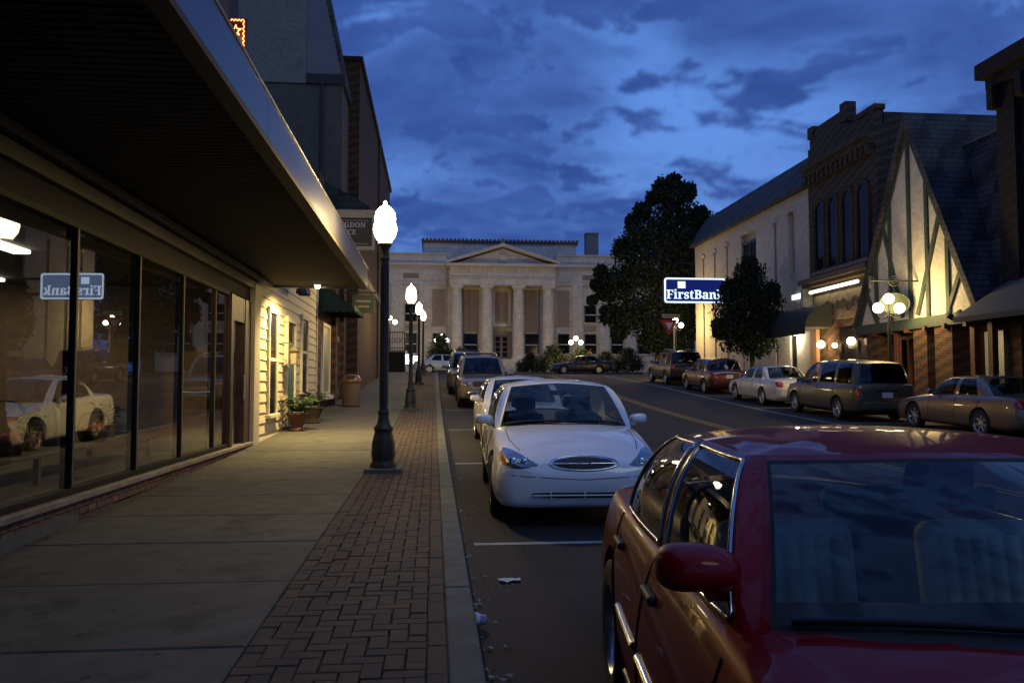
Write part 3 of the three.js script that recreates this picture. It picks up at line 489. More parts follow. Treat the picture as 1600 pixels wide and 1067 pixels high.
  const d = group('door', o); put('surround', [bx(C - 1.0, C - 0.65, 4.0, 6.6, D + 1.2, D + 1.59), bx(C + 0.65, C + 1.0, 4.0, 6.6, D + 1.2, D + 1.59), bx(C - 1.0, C + 1.0, 6.3, 6.7, D + 1.15, D + 1.59)], M.stone_dark, d); for (const s of [-1, 1]) for (let k = 0; k < 4; k++) put('door_pane', bx(C + s * 0.33 - 0.2, C + s * 0.33 + 0.2, 4.3 + k * 0.5, 4.68 + k * 0.5, D + 1.48, D + 1.53), M.window_glass, d); put('door_leaf', bx(C - 0.65, C + 0.65, 4.0, 6.3, D + 1.53, D + 1.59), M.stone_dark, d);
}

// ---------- right side: bank ----------
{
  const o = thing('bank_building', 'cream two storey bank with tall wall fins and a dark mansard roof', 'bank');
  const X = FR, D0 = 35.75, D1 = 52.1;
  put('core', bx(X + 0.25, X + 14, 0.3, 10.45, D0, D1), M.bank_wall, o);
  const gaps = [[37.2, 37.95], [39.3, 39.6], [41.9, 44.0], [46.1, 46.4], [48.2, 48.5], [50.3, 50.6]]; let a = D0;
  for (const [g0, g1] of [...gaps, [D1, D1]]) { put('wall_panel', bx(X, X + 0.25, 0.6, 9.75, a, g0), M.bank_wall, o); a = g1; }
  put('frieze', bx(X - 0.01, X + 0.25, 9.75, 10.45, D0, D1), M.bank_wall, o);
  for (const [g0, g1] of gaps) if (g1 - g0 < 1) { const m = (g0 + g1) / 2, w = (g1 - g0) / 2; put('arch_head', new THREE.TorusGeometry(w + 0.1, 0.09, 8, 16, Math.PI).rotateY(Math.PI / 2).translate(X + 0.02, 9.45, -m), M.cream, o); }
  const w = group('window', o); put('glass', bx(X + 0.12, X + 0.2, 6.2, 9.2, 41.9, 44), M.window_glass, w); put('frame', [bx(X + 0.08, X + 0.2, 6.2, 9.2, 42.9, 43), bx(X + 0.05, X + 0.2, 9.2, 9.32, 41.9, 44), bx(X + 0.05, X + 0.2, 6.08, 6.2, 41.9, 44)], M.frame_dark, w); put('panel', bx(X + 0.05, X + 0.2, 1, 6.08, 41.9, 44), M.bank_wall, w);
  const d = group('door', o); put('leaf', bx(X + 0.1, X + 0.2, 1.3, 4.4, 37.2, 37.95), M.frame_dark, d); put('glass', bx(X + 0.08, X + 0.1, 1.6, 3.9, 37.3, 37.85), M.window_glass, d); put('handle', bar(V(X + 0.05, 2.2, -37.3), V(X + 0.05, 2.6, -37.3), 0.02), M.alloy, d);
  const mp = [[X - 0.3, 10.45], [X - 0.3, 10.6], [X + 0.9, 12.4], [X + 13, 12.4], [X + 13, 10.45]]; put('mansard', prism(mp, D1 - D0 + 0.4).translate(0, 0, -(D1 + 0.3)), M.mansard, o);
  put('lit_panel', bx(X - 0.08, X + 0.02, 5.55, 5.78, 36.3, 37.5, 0.01), G.tube_cool, o);
}
{
  const o = thing('door_light', 'small white wall light beside the bank door', 'wall light', [FR - 0.02, 3.95, -37.1]);
  put('mount', new THREE.BoxGeometry(0.06, 0.2, 0.14).translate(0, 0.05, 0), M.iron, o); put('light_shade', lathe([[0.05, 0.12], [0.13, 0.06], [0.2, -0.06], [0.0, -0.08]], 16).translate(-0.18, 0, 0), G.globe_white, o);
  point(o, new THREE.Color(1, 0.85, 0.6), 9, -0.3, -0.18, 0, 4);
}
{ // projecting bank sign
  const o = thing('bank_sign', 'blue lit bank sign with white letters and border behind the round tree', 'sign', [14.12, 6.7, -44]);
  const W = 3.44, H = 1.36, rr2 = (w, h, r) => { const s = new THREE.Shape(), x = -w / 2, y = -h / 2; s.moveTo(x + r, y); s.lineTo(x + w - r, y); s.quadraticCurveTo(x + w, y, x + w, y + r); s.lineTo(x + w, y + h - r); s.quadraticCurveTo(x + w, y + h, x + w - r, y + h); s.lineTo(x + r, y + h); s.quadraticCurveTo(x, y + h, x, y + h - r); s.lineTo(x, y + r); s.quadraticCurveTo(x, y, x + r, y); return s; };
  put('cabinet', new THREE.ExtrudeGeometry(rr2(W, H, 0.16), { depth: 0.3, bevelEnabled: false }).translate(0, 0, -0.15), M.frame_dark, o);
  put('lit_face', new THREE.ExtrudeGeometry(rr2(W - 0.16, H - 0.16, 0.12), { depth: 0.012, bevelEnabled: false }).translate(0, 0, 0.15), G.bank_blue, o);
  const ring = rr2(W, H, 0.16); ring.holes.push(rr2(W - 0.17, H - 0.17, 0.12)); put('lit_border', new THREE.ExtrudeGeometry(ring, { depth: 0.04, bevelEnabled: false }).translate(0, 0, 0.15), G.bank_white, o);
  put('lit_lettering', text('FirstBank', 0.44, 0.02).scale(1.06, 1.1, 1).translate(0, -0.2, 0.163), G.bank_white, o); put('lit_square', new THREE.BoxGeometry(0.42, 0.36, 0.02).translate(-0.76, 0.3, 0.17), G.bank_white, o);
  put('arm', [beam(V(W / 2 - 0.02, 0.4, 0), V(2.72, 0.4, 0), 0.12, 0.12), beam(V(W / 2 - 0.02, -0.4, 0), V(2.72, -0.4, 0), 0.12, 0.12)], M.frame_dark, o);
  const a = new THREE.RectAreaLight(new THREE.Color(0.45, 0.65, 1), 0.5, W, H); a.position.set(0, 0, 0.24); a.rotation.y = Math.PI; o.add(a);
}
// ---------- ornate brick building ----------
{
  const o = thing('ornate_building', 'dark ornate brick building with four arched windows and a stepped parapet', 'building');
  const X = FR, D0 = 29.95, D1 = 35.7;
  put('wall', bx(X, X + 14, 0.3, 11.6, D0, D1), M.ornate_brick, o); put('side_parapet', bx(X + 0.3, X + 14, 11.6, 12.05, D0, D0 + 0.3), M.ornate_brick, o);
  put('parapet', [bx(X, X + 0.35, 11.6, 12.15, D0, D1), bx(X - 0.05, X + 0.4, 12.15, 12.35, D0 - 0.04, D0 + 1.6), bx(X, X + 0.35, 12.15, 12.95, 32.2, 35.5), bx(X - 0.06, X + 0.4, 12.4, 13.2, 32.1, 32.6), bx(X - 0.06, X + 0.4, 12.6, 13.1, 35.1, 35.6)], M.ornate_brick, o);
  put('cornice', [bx(X - 0.45, X, 11.1, 11.35, D0, D1), bx(X - 0.3, X, 10.85, 11.1, D0, D1)], M.ornate_brick, o);
  for (let k = 0; k < 14; k++) put('corbel', bx(X - 0.28, X, 10.45, 10.85, D0 + 0.15 + k * 0.41, D0 + 0.33 + k * 0.41), M.ornate_brick, o);
  for (let k = 0; k < 4; k++) { const D = 30.95 + k * 1.22, g = group('window', o), w = 0.4; const s = new THREE.Shape(); s.moveTo(-w, 6.65); s.lineTo(w, 6.65); s.lineTo(w, 9.1); s.absarc(0, 9.1, w, 0, Math.PI); s.lineTo(-w, 6.65);
    put('glass', new THREE.ExtrudeGeometry(s, { depth: 0.03, bevelEnabled: false }).rotateY(-Math.PI / 2).translate(X + 0.005, 0, -D), M.window_glass, g);
    put('surround', [bx(X - 0.12, X, 6.5, 9.1, D - 0.55, D - 0.42), bx(X - 0.12, X, 6.5, 9.1, D + 0.42, D + 0.55), new THREE.TorusGeometry(0.48, 0.09, 8, 20, Math.PI).rotateY(Math.PI / 2).translate(X - 0.04, 9.1, -D)], M.ornate_brick, g); put('sill', bx(X - 0.2, X, 6.36, 6.5, D - 0.58, D + 0.58), M.stone_dark, g); }
  put('shop_cornice', [bx(X - 0.55, X, 6.0, 6.22, D0, D1 + 0.1), bx(X - 0.4, X, 5.85, 6.0, D0, D1)], std([0.16, 0.11, 0.06], 0.7), o);
  put('end_bracket', bx(X - 0.5, X, 5.0, 5.85, D1 - 0.3, D1 - 0.05, 0.05), M.cream, o);
  const sg = group('shop_sign', o); put('board', bx(X - 0.1, X, 4.3, 5.45, 30.6, 35.2), std([0.3, 0.24, 0.14], 0.8, { map: T.stain }), sg); put('sign_light', bar(V(X - 0.34, 5.62, -30.9), V(X - 0.34, 5.62, -35.0), 0.075, 10), G.exit_tube, sg);
  const orn = []; for (let k = 0; k < 9; k++) orn.push(new THREE.TorusGeometry(0.2, 0.05, 6, 14).rotateY(Math.PI / 2).translate(X - 0.11, 4.85 + 0.08 * Math.sin(k * 2.3), -(31.1 + k * 0.46))); put('ornament', orn, std([0.06, 0.05, 0.03], 0.8), sg);
  const la = new THREE.RectAreaLight(new THREE.Color(1, 0.86, 0.58), 3.2, 4.1, 0.15); la.position.set(X - 0.34, 5.53, -32.95); la.lookAt(X - 0.1, 4.2, -32.95); sg.add(la);
  put('shop_window', bx(X - 0.04, X, 1.7, 3.9, 30.2, 33), M.window_glass, o); put('pier', bx(X - 0.15, X, 0.6, 4.3, 34.9, 35.5), std([0.5, 0.3, 0.18], 0.8, { map: T.coarse }), o); put('pier', bx(X - 0.12, X, 0.6, 4.3, 33.2, 33.9), M.brick_wall, o);
  const aw = group('awning', o), pr = []; for (let k = 0; k <= 8; k++) { const a = k / 8 * Math.PI / 2; pr.push([X - 1.3 * Math.cos(Math.PI / 2 - a), 4.0 + 1.05 * Math.cos(a)]); } pr.push([X, 4.0]); put('cover', prism(pr.reverse(), 5).translate(0, 0, -38.5), M.dark_awning, aw); put('valance', bx(X - 1.32, X - 1.29, 3.72, 4.02, 33.5, 38.5), M.dark_awning, aw);
}
for (const [i, [D, y]] of [[34.0, 3.3], [32.75, 3.2], [31.4, 3.3]].entries()) {
  const o = thing('globe_sconce', ['globe wall lamp of the ornate building nearest the dark awning', 'smallest globe wall lamp, in the middle of the ornate building front', 'globe wall lamp of the ornate building nearest the timbered gable'][i], 'wall lamp', [FR - 0.15, y, -D], 0, 'globe lamps on the ornate building');
  const r = i === 1 ? 0.11 : 0.17; put('backplate', new THREE.BoxGeometry(0.06, 0.3, 0.16).translate(0, -0.12, 0), M.iron, o); put('arm', tube([V(0, -0.2, 0), V(-0.15, -0.24, 0), V(-0.24, -0.16, 0), V(-0.24, -r * 0.9, 0)], 0.018, 14), M.iron, o); put('globe_light', new THREE.SphereGeometry(r, 20, 14).translate(-0.24, 0, 0), G.sconce, o); put('finial', new THREE.ConeGeometry(0.05, 0.14, 10).translate(-0.24, r + 0.06, 0), M.iron, o);
  point(o, new THREE.Color(1, 0.6, 0.26), i === 1 ? 3 : 7, -0.24, 0, 0, 6);
}
// ---------- timbered shop ----------
{
  const o = thing('timbered_shop', 'shop with a steep white half-timbered gable over brick columns', 'shop');
  const X = FR, GX = 15.95, a = 23.05, b = 29.85, ap = 26.4, by = 3.78, ty = 10.3;
  put('wall', bx(X + 4.5, X + 5, 0.2, 9.4, 22.9, 29.9), M.cream, o);
  put('mansard', prism([[X - 0.1, 3.75], [X + 0.75, 9.5], [X + 12, 9.5], [X + 12, 3.75]], 6.9).translate(0, 0, -29.9), M.shingle, o); put('ridge_flashing', bx(X + 0.7, X + 0.95, 9.5, 9.58, 23, 29.9), M.stone_dark, o);
  put('gable_wall', prism([[-b, by], [-a, by], [-ap, ty]], 0.1).rotateY(-Math.PI / 2).translate(GX + 0.1, 0, 0), M.plaster, o);
  for (const [e, out] of [[a - 0.1, 1], [b + 0.1, -1]]) put('roof_slope', prism(out > 0 ? [[-e, by - 0.1], [-e + 0.2, by - 0.1], [-ap, ty + 0.5], [-ap, ty + 0.02]] : [[-e, by - 0.1], [-ap, ty + 0.02], [-ap, ty + 0.5], [-e - 0.2, by - 0.1]], 4).rotateY(-Math.PI / 2).translate(X + 3, 0, 0), M.shingle, o);
  // timbers
  const z = (D, y) => V(GX - 0.03, y, -D), edge = D => D < ap ? lerp(by, ty, (D - a) / (ap - a)) : lerp(by, ty, (b - D) / (b - ap)), tw = 0.17;
  const tb = (D0, y0, D1, y1, w = tw) => put('timber', beam(z(D0, y0), z(D1, y1), 0.07, w).translate(rr(-0.006, 0.006), 0, 0), M.timber, o);
  tb(a, by, ap, ty, 0.24); tb(b, by, ap, ty, 0.24);
  for (const D of [24.35, 25.4, 26.4, 27.6, 28.55]) { const g = bx(GX - 0.07, GX, by, edge(D) - 0.15, D - tw / 2, D + tw / 2); put('timber', g, M.timber, o); }
  tb(24.4, by + 0.1, 23.75, edge(23.75) - 0.15); tb(26.0, by + 0.1, 24.75, edge(24.75) - 0.2); tb(26.9, by + 0.1, 28.0, edge(28.0) - 0.2); tb(28.6, by + 0.1, 29.2, edge(29.2) - 0.15);
  put('fascia_beam', bx(GX - 0.12, GX + 0.14, 3.42, by, 22.7, 30.0, 0.015), M.timber, o); put('soffit', bx(GX + 0.14, X + 0.6, 3.5, 3.56, 22.9, 29.9), M.red_timber, o);
  for (let k = 0; k < 7; k++) put('joist', bx(GX - 0.2, X + 0.3, 3.32, 3.48, 23.3 + k * 1.05, 23.45 + k * 1.05), M.red_timber, o);
  for (const [D, w] of [[25.9, 0.38], [24.65, 0.45], [28.9, 0.38]]) put('brick_column', bx(GX - 0.05, GX + 0.7, gy(D), 3.4, D - w, D + w), M.brick_wall, o);
  for (const D of [23.35, 22.55, 27.5]) put('post', bx(GX + 0.02, GX + 0.2, gy(D), 3.42, D - 0.1, D + 0.1), M.red_timber, o);
  // glazed front with a lit room behind
  const f = group('shop_front', o); for (const [c, d] of [[22.8, 24.2], [24.3, 25.4], [26.7, 28.1], [28.2, 29.7]]) { put('pane', new THREE.PlaneGeometry(d - c, 2.2).rotateY(-Math.PI / 2).translate(X + 0.1, 2.1, -(c + d) / 2), M.shop_glass, f); put('stall_riser', bx(X + 0.03, X + 0.15, 0.4, 1.0, c, d), M.dark_brick, f); put('frame', [bx(X + 0.02, X + 0.16, 1, 3.5, c - 0.06, c), bx(X + 0.02, X + 0.16, 3.2, 3.5, c, d), bx(X + 0.02, X + 0.16, 1, 3.5, d, d + 0.06)], M.red_timber, f); }
  const dr = group('door', o); put('leaf', bx(X + 0.04, X + 0.1, 0.7, 3.2, 25.5, 26.55), M.teal_door, dr); put('handle', bar(V(X, 1.7, -25.7), V(X, 2.0, -25.7), 0.02), M.alloy, dr); put('frame', bx(X + 0.02, X + 0.14, 3.2, 3.5, 25.46, 26.64), M.red_timber, dr);
  put('floor', bx(X + 0.15, X + 4.5, 0.3, 0.55, 22.9, 29.8), M.stucco_dark, o);
  for (const [x, D] of [[X + 2, 24.1], [X + 2, 24.8], [X + 2, 23.2]]) { put('ceiling_light', bx(x - 0.1, x + 0.1, 3.3, 3.36, D - 0.2, D + 0.2, 0.01), G.fluorescent, o); } point(o, new THREE.Color(1, 0.82, 0.5), 5, X + 2, 3.1, -24.1, 8);
  put('counter', bx(X + 1.4, X + 2, 0.55, 1.6, 22.95, 25.2), M.frame_dark, o); put('partition', bx(X + 0.2, X + 4.5, 0.55, 3.5, 25.46, 25.6), M.cream, o);
}
{
  const o = thing('twin_floodlight', 'pair of black floodlights on the green beam below the gable', 'floodlight', [15.8, 3.62, -23.6]);
  put('bar', bar(V(-0.08, 0, -0.25), V(-0.08, 0, 0.25), 0.02), M.black, o); for (const z of [-0.25, 0.25]) put('lamp_housing', lathe([[0, -0.12], [0.07, -0.12], [0.1, 0.05], [0.13, 0.12], [0, 0.1]], 16).rotateZ(0.9).translate(-0.16, 0.03, z), M.black, o); put('mount', new THREE.BoxGeometry(0.12, 0.08, 0.08).translate(-0.03, 0, 0), M.black, o);
}
{
  const o = thing('bracket_sign', 'oval green hanging sign on a scrolled iron bracket before the gable', 'sign', [15.9, 0, -26.0]);
  put('bar', bar(V(0.05, 5.0, 0), V(-1.65, 5.0, 0), 0.03), M.iron, o); put('scroll', [new THREE.TorusGeometry(0.17, 0.025, 8, 24).translate(-0.8, 5.0, 0), new THREE.TorusGeometry(0.08, 0.02, 8, 18).translate(-0.8, 5.0, 0)], M.iron, o); put('end_knob', bx(-1.68, -1.6, 4.75, 5.15, -0.04, 0.04), M.iron, o);
  for (const x of [-1.1, -0.5]) put('chain', bar(V(x, 4.5, 0), V(x, 5, 0), 0.012), M.iron, o); put('board', new THREE.CylinderGeometry(0.45, 0.45, 0.06, 30).rotateX(Math.PI / 2).scale(1.15, 0.75, 1).translate(-0.8, 4.25, 0), std([0.022, 0.03, 0.014], 0.85), o); put('rim', new THREE.TorusGeometry(0.45, 0.02, 8, 36).scale(1.15, 0.75, 1).translate(-0.8, 4.25, 0.03), M.timber, o);
}
{
  const o = thing('cornice_building', 'tall dark brick building with a heavy cornice at the picture edge', 'building');
  const X = FR; put('wall', bx(X, X + 14, 0.1, 10.4, 8, 22.85), M.dark_brick, o); put('cornice', [bx(X - 0.55, X + 14, 10.75, 11.2, 8, 23.3), bx(X - 0.35, X + 14, 10.4, 10.75, 8, 23.1)], M.dark_brick, o); put('pilaster', bx(X - 0.2, X, 0.4, 10.4, 22.1, 22.85), M.dark_brick, o);
  for (let k = 0; k < 4; k++) put('bracket', bx(X - 0.5, X, 9.7, 10.4, 22.6 - k * 1.2, 22.9 - k * 1.2, 0.05), M.dark_brick, o);
  const aw = group('awning', o); put('cover', prism([[X, 4.7], [X, 4.6], [X - 1.9, 3.35], [X - 1.92, 3.5]], 9).translate(0, 0, -22.6), M.grey_awning, aw); put('end', prism([[X, 4.62], [X, 3.4], [X - 1.9, 3.38]], 0.02).translate(0, 0, -22.6), M.grey_awning, aw);
  for (const D of [22.3, 21.2, 20.1]) put('pier', bx(X - 0.22, X, gy(D), 3.5, D - 0.22, D + 0.22), M.brick_wall, o);
  put('shop_window', bx(X - 0.05, X, 1.2, 3.3, 16, 19.5), M.window_glass, o);
}

// ---------- street lamps ----------
{
  const post = [[0.19, 0], [0.19, 0.06], [0.165, 0.08], [0.16, 0.14], [0.175, 0.16], [0.165, 0.34], [0.135, 0.48], [0.125, 0.52], [0.14, 0.545], [0.14, 0.575], [0.1, 0.62], [0.075, 0.74], [0.085, 0.78], [0.085, 0.81], [0.064, 0.84], [0.058, 2.0], [0.05, 2.98], [0.07, 3.0], [0.07, 3.03], [0.05, 3.06], [0.045, 3.12], [0.085, 3.2], [0.1, 3.22], [0.1, 3.25], [0, 3.25]];
  const labels = ['tall black street lamp with a glowing acorn globe nearest the camera', 'black street lamp, second along the brick pavement, before the brick building', 'black street lamp, third along the brick pavement', 'small looking street lamp farthest along the brick pavement'];
  [[-0.72, 12.15], [-0.72, 26], [-0.72, 39.8], [-0.66, 50.5]].forEach(([x, D], i) => {
    const o = thing('street_lamp', labels[i], 'street lamp', [x, sw(D) - 0.01, -D], 0, 'acorn street lamps on the brick strip');
    put('footing', new RoundedBoxGeometry(0.52, 0.07, 0.52, 2, 0.012).translate(0, 0.03, 0), M.kerb, o);
    const p = put('post', lathe(post, 24).translate(0, 0.06, 0), M.iron, o);
    for (let k = 0; k < 12; k++) { const a = k * Math.PI / 6; put('flute', bar(V(0.057 * Math.cos(a), 0.95, 0.057 * Math.sin(a)), V(0.05 * Math.cos(a), 2.98, 0.05 * Math.sin(a)), 0.009, 5), M.iron, p); }
    put('globe_light', lathe([[0.075, 0], [0.09, 0.01], [0.15, 0.1], [0.175, 0.2], [0.165, 0.27], [0.15, 0.3]], 24).translate(0, 3.31, 0), G.globe, o);
    put('globe_cap_light', lathe([[0.15, 0], [0.155, 0.06], [0.14, 0.15], [0.09, 0.22], [0.03, 0.26], [0.022, 0.31], [0, 0.33]], 24).translate(0, 3.61, 0), G.globe, o);
    point(o, warm, 25, 0, 3.5, 0, 6);
  });
}
function clusterLamp(label, x, D, top, cd, s = 1, grp) {
  const base = sw(D) - 0.01, h = top - base, o = thing('cluster_lamp', label, 'street lamp', [x, base, -D], 0, grp);
  put('post', lathe([[0.2, 0], [0.2, 0.1], [0.14, 0.3], [0.13, 0.55], [0.08, 0.65], [0.055, 0.9], [0.045, h - 0.45], [0.07, h - 0.42], [0.03, h - 0.36], [0.03, h - 0.2], [0.06, h - 0.18], [0, h - 0.16]], 18), M.iron, o);
  const r = 0.17 * s; put('globe_light', new THREE.SphereGeometry(r, 18, 12).translate(0, h, 0), G.globe_white, o); point(o, warm, cd, 0, h, 0, 8);
  for (const q of [-1, 1]) { put('arm', tube([V(0, h - 0.5, 0), V(q * 0.18 * s, h - 0.62, 0), V(q * 0.36 * s, h - 0.6, 0), V(q * 0.36 * s, h - 0.32 * s - r * 0.95, 0)], 0.022, 16), M.iron, o); put('globe_light', new THREE.SphereGeometry(r, 18, 12).translate(q * 0.36 * s, h - 0.3 * s, 0), G.globe_white, o); point(o, warm, cd, q * 0.36 * s, h - 0.3 * s, 0, 8); }
}
clusterLamp('three globe street lamp standing before the timbered gable', 14.62, 25.5, 4.35, 9.5, 1);
clusterLamp('three globe lamp beside the yield sign', 15.0, 50.6, 5.6, 14);
clusterLamp('three globe lamp in front of the courthouse, above the small clipped tree', 0.6, 68, 5.55, 16, 1.15, 'courthouse lamps');
clusterLamp('three globe lamp in front of the courthouse, before its right wing windows', 11.7, 68, 5.45, 16, 1.15, 'courthouse lamps');
clusterLamp('globe lamp behind the iron railing of the corner porch', -3.5, 66.4, 6.9, 12, 1.1);

// ---------- yield sign ----------
{
  const D = 49.2, o = thing('yield_sign', 'red and white yield sign with a street name plate above it', 'sign', [13.85 + 0.65, sw(D) - 0.01, -D]);
  put('pole', bar(V(0, 0, 0), V(0, 3.75, 0), 0.04), M.alloy, o);
  const tri = (r, y) => [[0, y - r], [r * 0.866, y + r * 0.5], [-r * 0.866, y + r * 0.5]];
  put('border', prism(tri(0.62, 3.1), 0.02).translate(-0.32, 0, 0.042), std([0.5, 0.05, 0.03], 0.5), o); put('face', prism(tri(0.3, 3.1), 0.006).translate(-0.32, 0, 0.062), std([0.7, 0.68, 0.62], 0.5), o); put('crossbar', new THREE.BoxGeometry(0.7, 0.05, 0.03).translate(-0.25, 3.2, 0.02), M.alloy, o);
  put('name_plate', [new THREE.BoxGeometry(1.1, 0.22, 0.02).translate(-0.2, 3.65, 0.05)], std([0.5, 0.48, 0.3], 0.5), o); put('plate_band', [new THREE.BoxGeometry(0.95, 0.05, 0.006).translate(-0.2, 3.65, 0.064)], M.timber, o);
}

// ---------- trees and plants ----------
function leaves(n, size, at, mat, name, parent, stretch = 0.62) {
  const P = new Float32Array(n * 18), N = new Float32Array(n * 18), a = V(), b = V(), q = new THREE.Quaternion(), c = V();
  for (let i = 0; i < n; i++) {
    at(c); const s = size * rr(0.6, 1.35); q.setFromEuler(new THREE.Euler(rr(-1.4, 1.4), rr(0, 6.28), rr(-1.4, 1.4)));
    a.set(s * stretch * 0.5, 0, 0).applyQuaternion(q); b.set(0, s * 0.5, 0).applyQuaternion(q); const f = V(0, 0, s * 0.16).applyQuaternion(q), nn = V(0, 0, 1).applyQuaternion(q);
    const p = [c.clone().sub(b), c.clone().add(a).add(f), c.clone().add(b), c.clone().sub(a).add(f)], t = [p[0], p[1], p[2], p[0], p[2], p[3]];
    t.forEach((v, k) => { P.set([v.x, v.y, v.z], i * 18 + k * 3); N.set([nn.x, nn.y, nn.z], i * 18 + k * 3); });
  }
  const g = new THREE.BufferGeometry(); g.setAttribute('position', new THREE.BufferAttribute(P, 3)); g.setAttribute('normal', new THREE.BufferAttribute(N, 3)); return mesh(name, g, mat, parent);
}
const inLobe = (l, sh = 0.55) => c => { const [x, y, z, r, ry] = l[Math.floor(rnd() * l.length)]; const d = V(rr(-1, 1), rr(-1, 1), rr(-1, 1)).normalize(), k = r * Math.pow(rnd(), sh) * (1 + 0.3 * n3(d.x * 2.2 + x, d.y * 2.2 + y, d.z * 2.2 + z)); c.set(x + d.x * k, y + d.y * k * (ry ?? 1), z + d.z * k); };
function limb(a, b, r0, r1, sag = 0.2) { const m = a.clone().lerp(b, 0.5).add(V(rr(-sag, sag), rr(0, sag), rr(-sag, sag))); return [bar(a, m, r0, 8, (r0 + r1) / 2), bar(m, b, (r0 + r1) / 2, 8, r1)]; }
{
  const o = thing('large_tree', 'big dark leafy tree standing between the courthouse and the bank', 'tree', [15.9, gy(57.5), -57.5]);
  const lobes = [[0.2, 6.2, 0, 2.4], [-1.7, 7.6, 0.4, 1.7], [1.8, 8.6, 0.5, 2.1], [0.1, 10.2, -0.3, 1.9], [1.1, 12.0, 0, 1.6], [-2.9, 6.3, 0.5, 1.4], [2.4, 6.0, -0.8, 2], [-1.6, 9.6, 0.6, 1.3], [0.6, 3.9, 0.4, 1.8], [2.2, 3.6, 0, 1.6], [-1.8, 4.2, 0.2, 1.5], [3.2, 9.8, -0.5, 1.1], [0.4, 13.2, 0.2, 0.9], [-3.9, 5.9, 0.2, 0.8], [-2.6, 8.9, 0.1, 0.8], [2.1, 13.1, 0, 0.7], [-4.3, 7.2, 0.4, 0.5], [-3.0, 3.0, 0.3, 0.6], [-3.6, 4.2, 0.3, 0.8], [-0.6, 2.4, 0.6, 1.0], [1.2, 13.9, 0, 0.5], [-1.2, 11.6, 0.2, 0.7], [-0.4, 12.6, 0, 0.5], [3.0, 11.4, 0, 0.7], [-2.0, 10.8, 0.3, 0.5], [-4.9, 5.2, 0.4, 0.35], [-4.6, 6.3, 0.2, 0.4], [0.9, 1.6, 1, 0.9]];
  put('trunk', [bar(V(0, -0.1, 0), V(0.1, 3.2, 0), 0.48, 12, 0.36), bar(V(0.1, 3.2, 0), V(0.2, 9, 0), 0.36, 10, 0.16), ...lobes.slice(0, 13).map(l => limb(V(0.1, Math.min(l[1] - 1.2, 3 + l[1] * 0.25), 0), V(l[0] * 0.9, l[1], l[2] * 0.9), 0.16, 0.04, 0.5))], M.trunk, o);
  leaves(46000, 0.26, inLobe(lobes, 0.52), M.leaf, 'crown', o);
}
{
  const o = thing('leafy_tree', 'treetop showing above the mansard roof beside the big dark tree', 'tree', [20.2, gy(64), -64]);
  const lobes = [[0, 11.6, 0, 2.0], [1.6, 11.2, 0, 1.6], [-1.2, 10.2, 0, 2], [0.4, 9, 0, 2.6]];
  put('trunk', [bar(V(0, -0.1, 0), V(0, 9, 0), 0.4, 10, 0.15), ...lobes.map(l => limb(V(0, 7.5, 0), V(l[0], l[1], l[2]), 0.12, 0.03))], M.trunk, o); leaves(9000, 0.3, inLobe(lobes), M.leaf, 'crown', o);
}
{
  const o = thing('round_tree', 'small round street tree on the pavement in front of the bank', 'tree', [14.95, sw(38) - 0.02, -38]);
  const lobes = [[0, 4.4, 0, 1.35], [-0.95, 3.9, 0.2, 1.05], [0.85, 4.2, 0, 1.05], [0.1, 5.4, 0, 0.85], [-0.7, 3.1, 0, 0.95], [0.75, 3.1, 0.2, 0.9], [0.1, 2.75, 0.5, 0.8], [0.05, 6.0, 0, 0.4], [1.45, 3.4, 0, 0.45], [-1.5, 3.3, 0, 0.45], [1.3, 4.9, 0, 0.4], [-0.9, 4.9, 0, 0.55]];
  put('trunk', [bar(V(0.05, -0.1, 0), V(0, 2.2, 0), 0.13, 10, 0.1), bar(V(0, 2.2, 0), V(0, 5, 0), 0.1, 8, 0.03), ...lobes.slice(0, 8).map(l => limb(V(0, 2.1, 0), V(l[0], l[1], l[2]), 0.055, 0.015, 0.15))], M.trunk, o);
  leaves(24000, 0.15, inLobe(lobes, 0.5), M.leaf, 'crown', o); o.children.forEach(m => { if (m.name === 'crown') { m.scale.set(0.93, 1.12, 0.93); m.position.set(-0.15, -0.95, 0); } });
}
{
  const o = thing('clipped_tree', 'small bright green tree below the courthouse lamp', 'tree', [0.45, gy(64.6) + 0.0, -66.3]);
  const lobes = [[0, 2.0, 0, 0.95], [-0.4, 1.5, 0, 0.7], [0.5, 1.5, 0.2, 0.7], [0.1, 2.7, 0, 0.5]];
  put('trunk', bar(V(0, -0.1, 0), V(0, 1.8, 0), 0.09, 8, 0.05), M.trunk, o); leaves(7000, 0.13, inLobe(lobes), M.leaf_bright, 'crown', o);
}
[[9.9, 70, 1.4, 'dark bush against the courthouse steps'], [12.3, 69.4, 1.25, 'dark bush before the right wing of the courthouse'], [2.3, 71, 1.3, 'dark bush against the left end of the courthouse podium'], [14.6, 70.5, 1.1, 'low bush beside the big dark tree'], [8.2, 71.6, 1.0, 'dark bush just right of the courthouse walk'], [4.4, 71.8, 0.9, 'dark bush just left of the courthouse walk'], [16.4, 69.6, 1.3, 'rightmost dark bush, behind the trunk of the big tree']].forEach(([x, D, r, label]) => {
  const o = thing('bush', label, 'bush', [x, sw(D) - 0.05, -D], 0, 'bushes in front of the courthouse'), lobes = [[0, r * 0.75, 0, r * 0.9, 0.9], [-r * 0.6, r * 0.5, 0.1, r * 0.6], [r * 0.6, r * 0.55, 0, r * 0.6], [0.1, r * 1.3, 0, r * 0.45]];
  put('stems', [0, 1, 2, 3].map(k => bar(V(0, -0.05, 0), V(Math.cos(k * 1.6) * r * 0.5, r * 0.9, Math.sin(k * 1.6) * r * 0.5), 0.04, 6, 0.015)), M.trunk, o); leaves(4500, 0.15, inLobe(lobes), M.leaf, 'foliage', o);
});
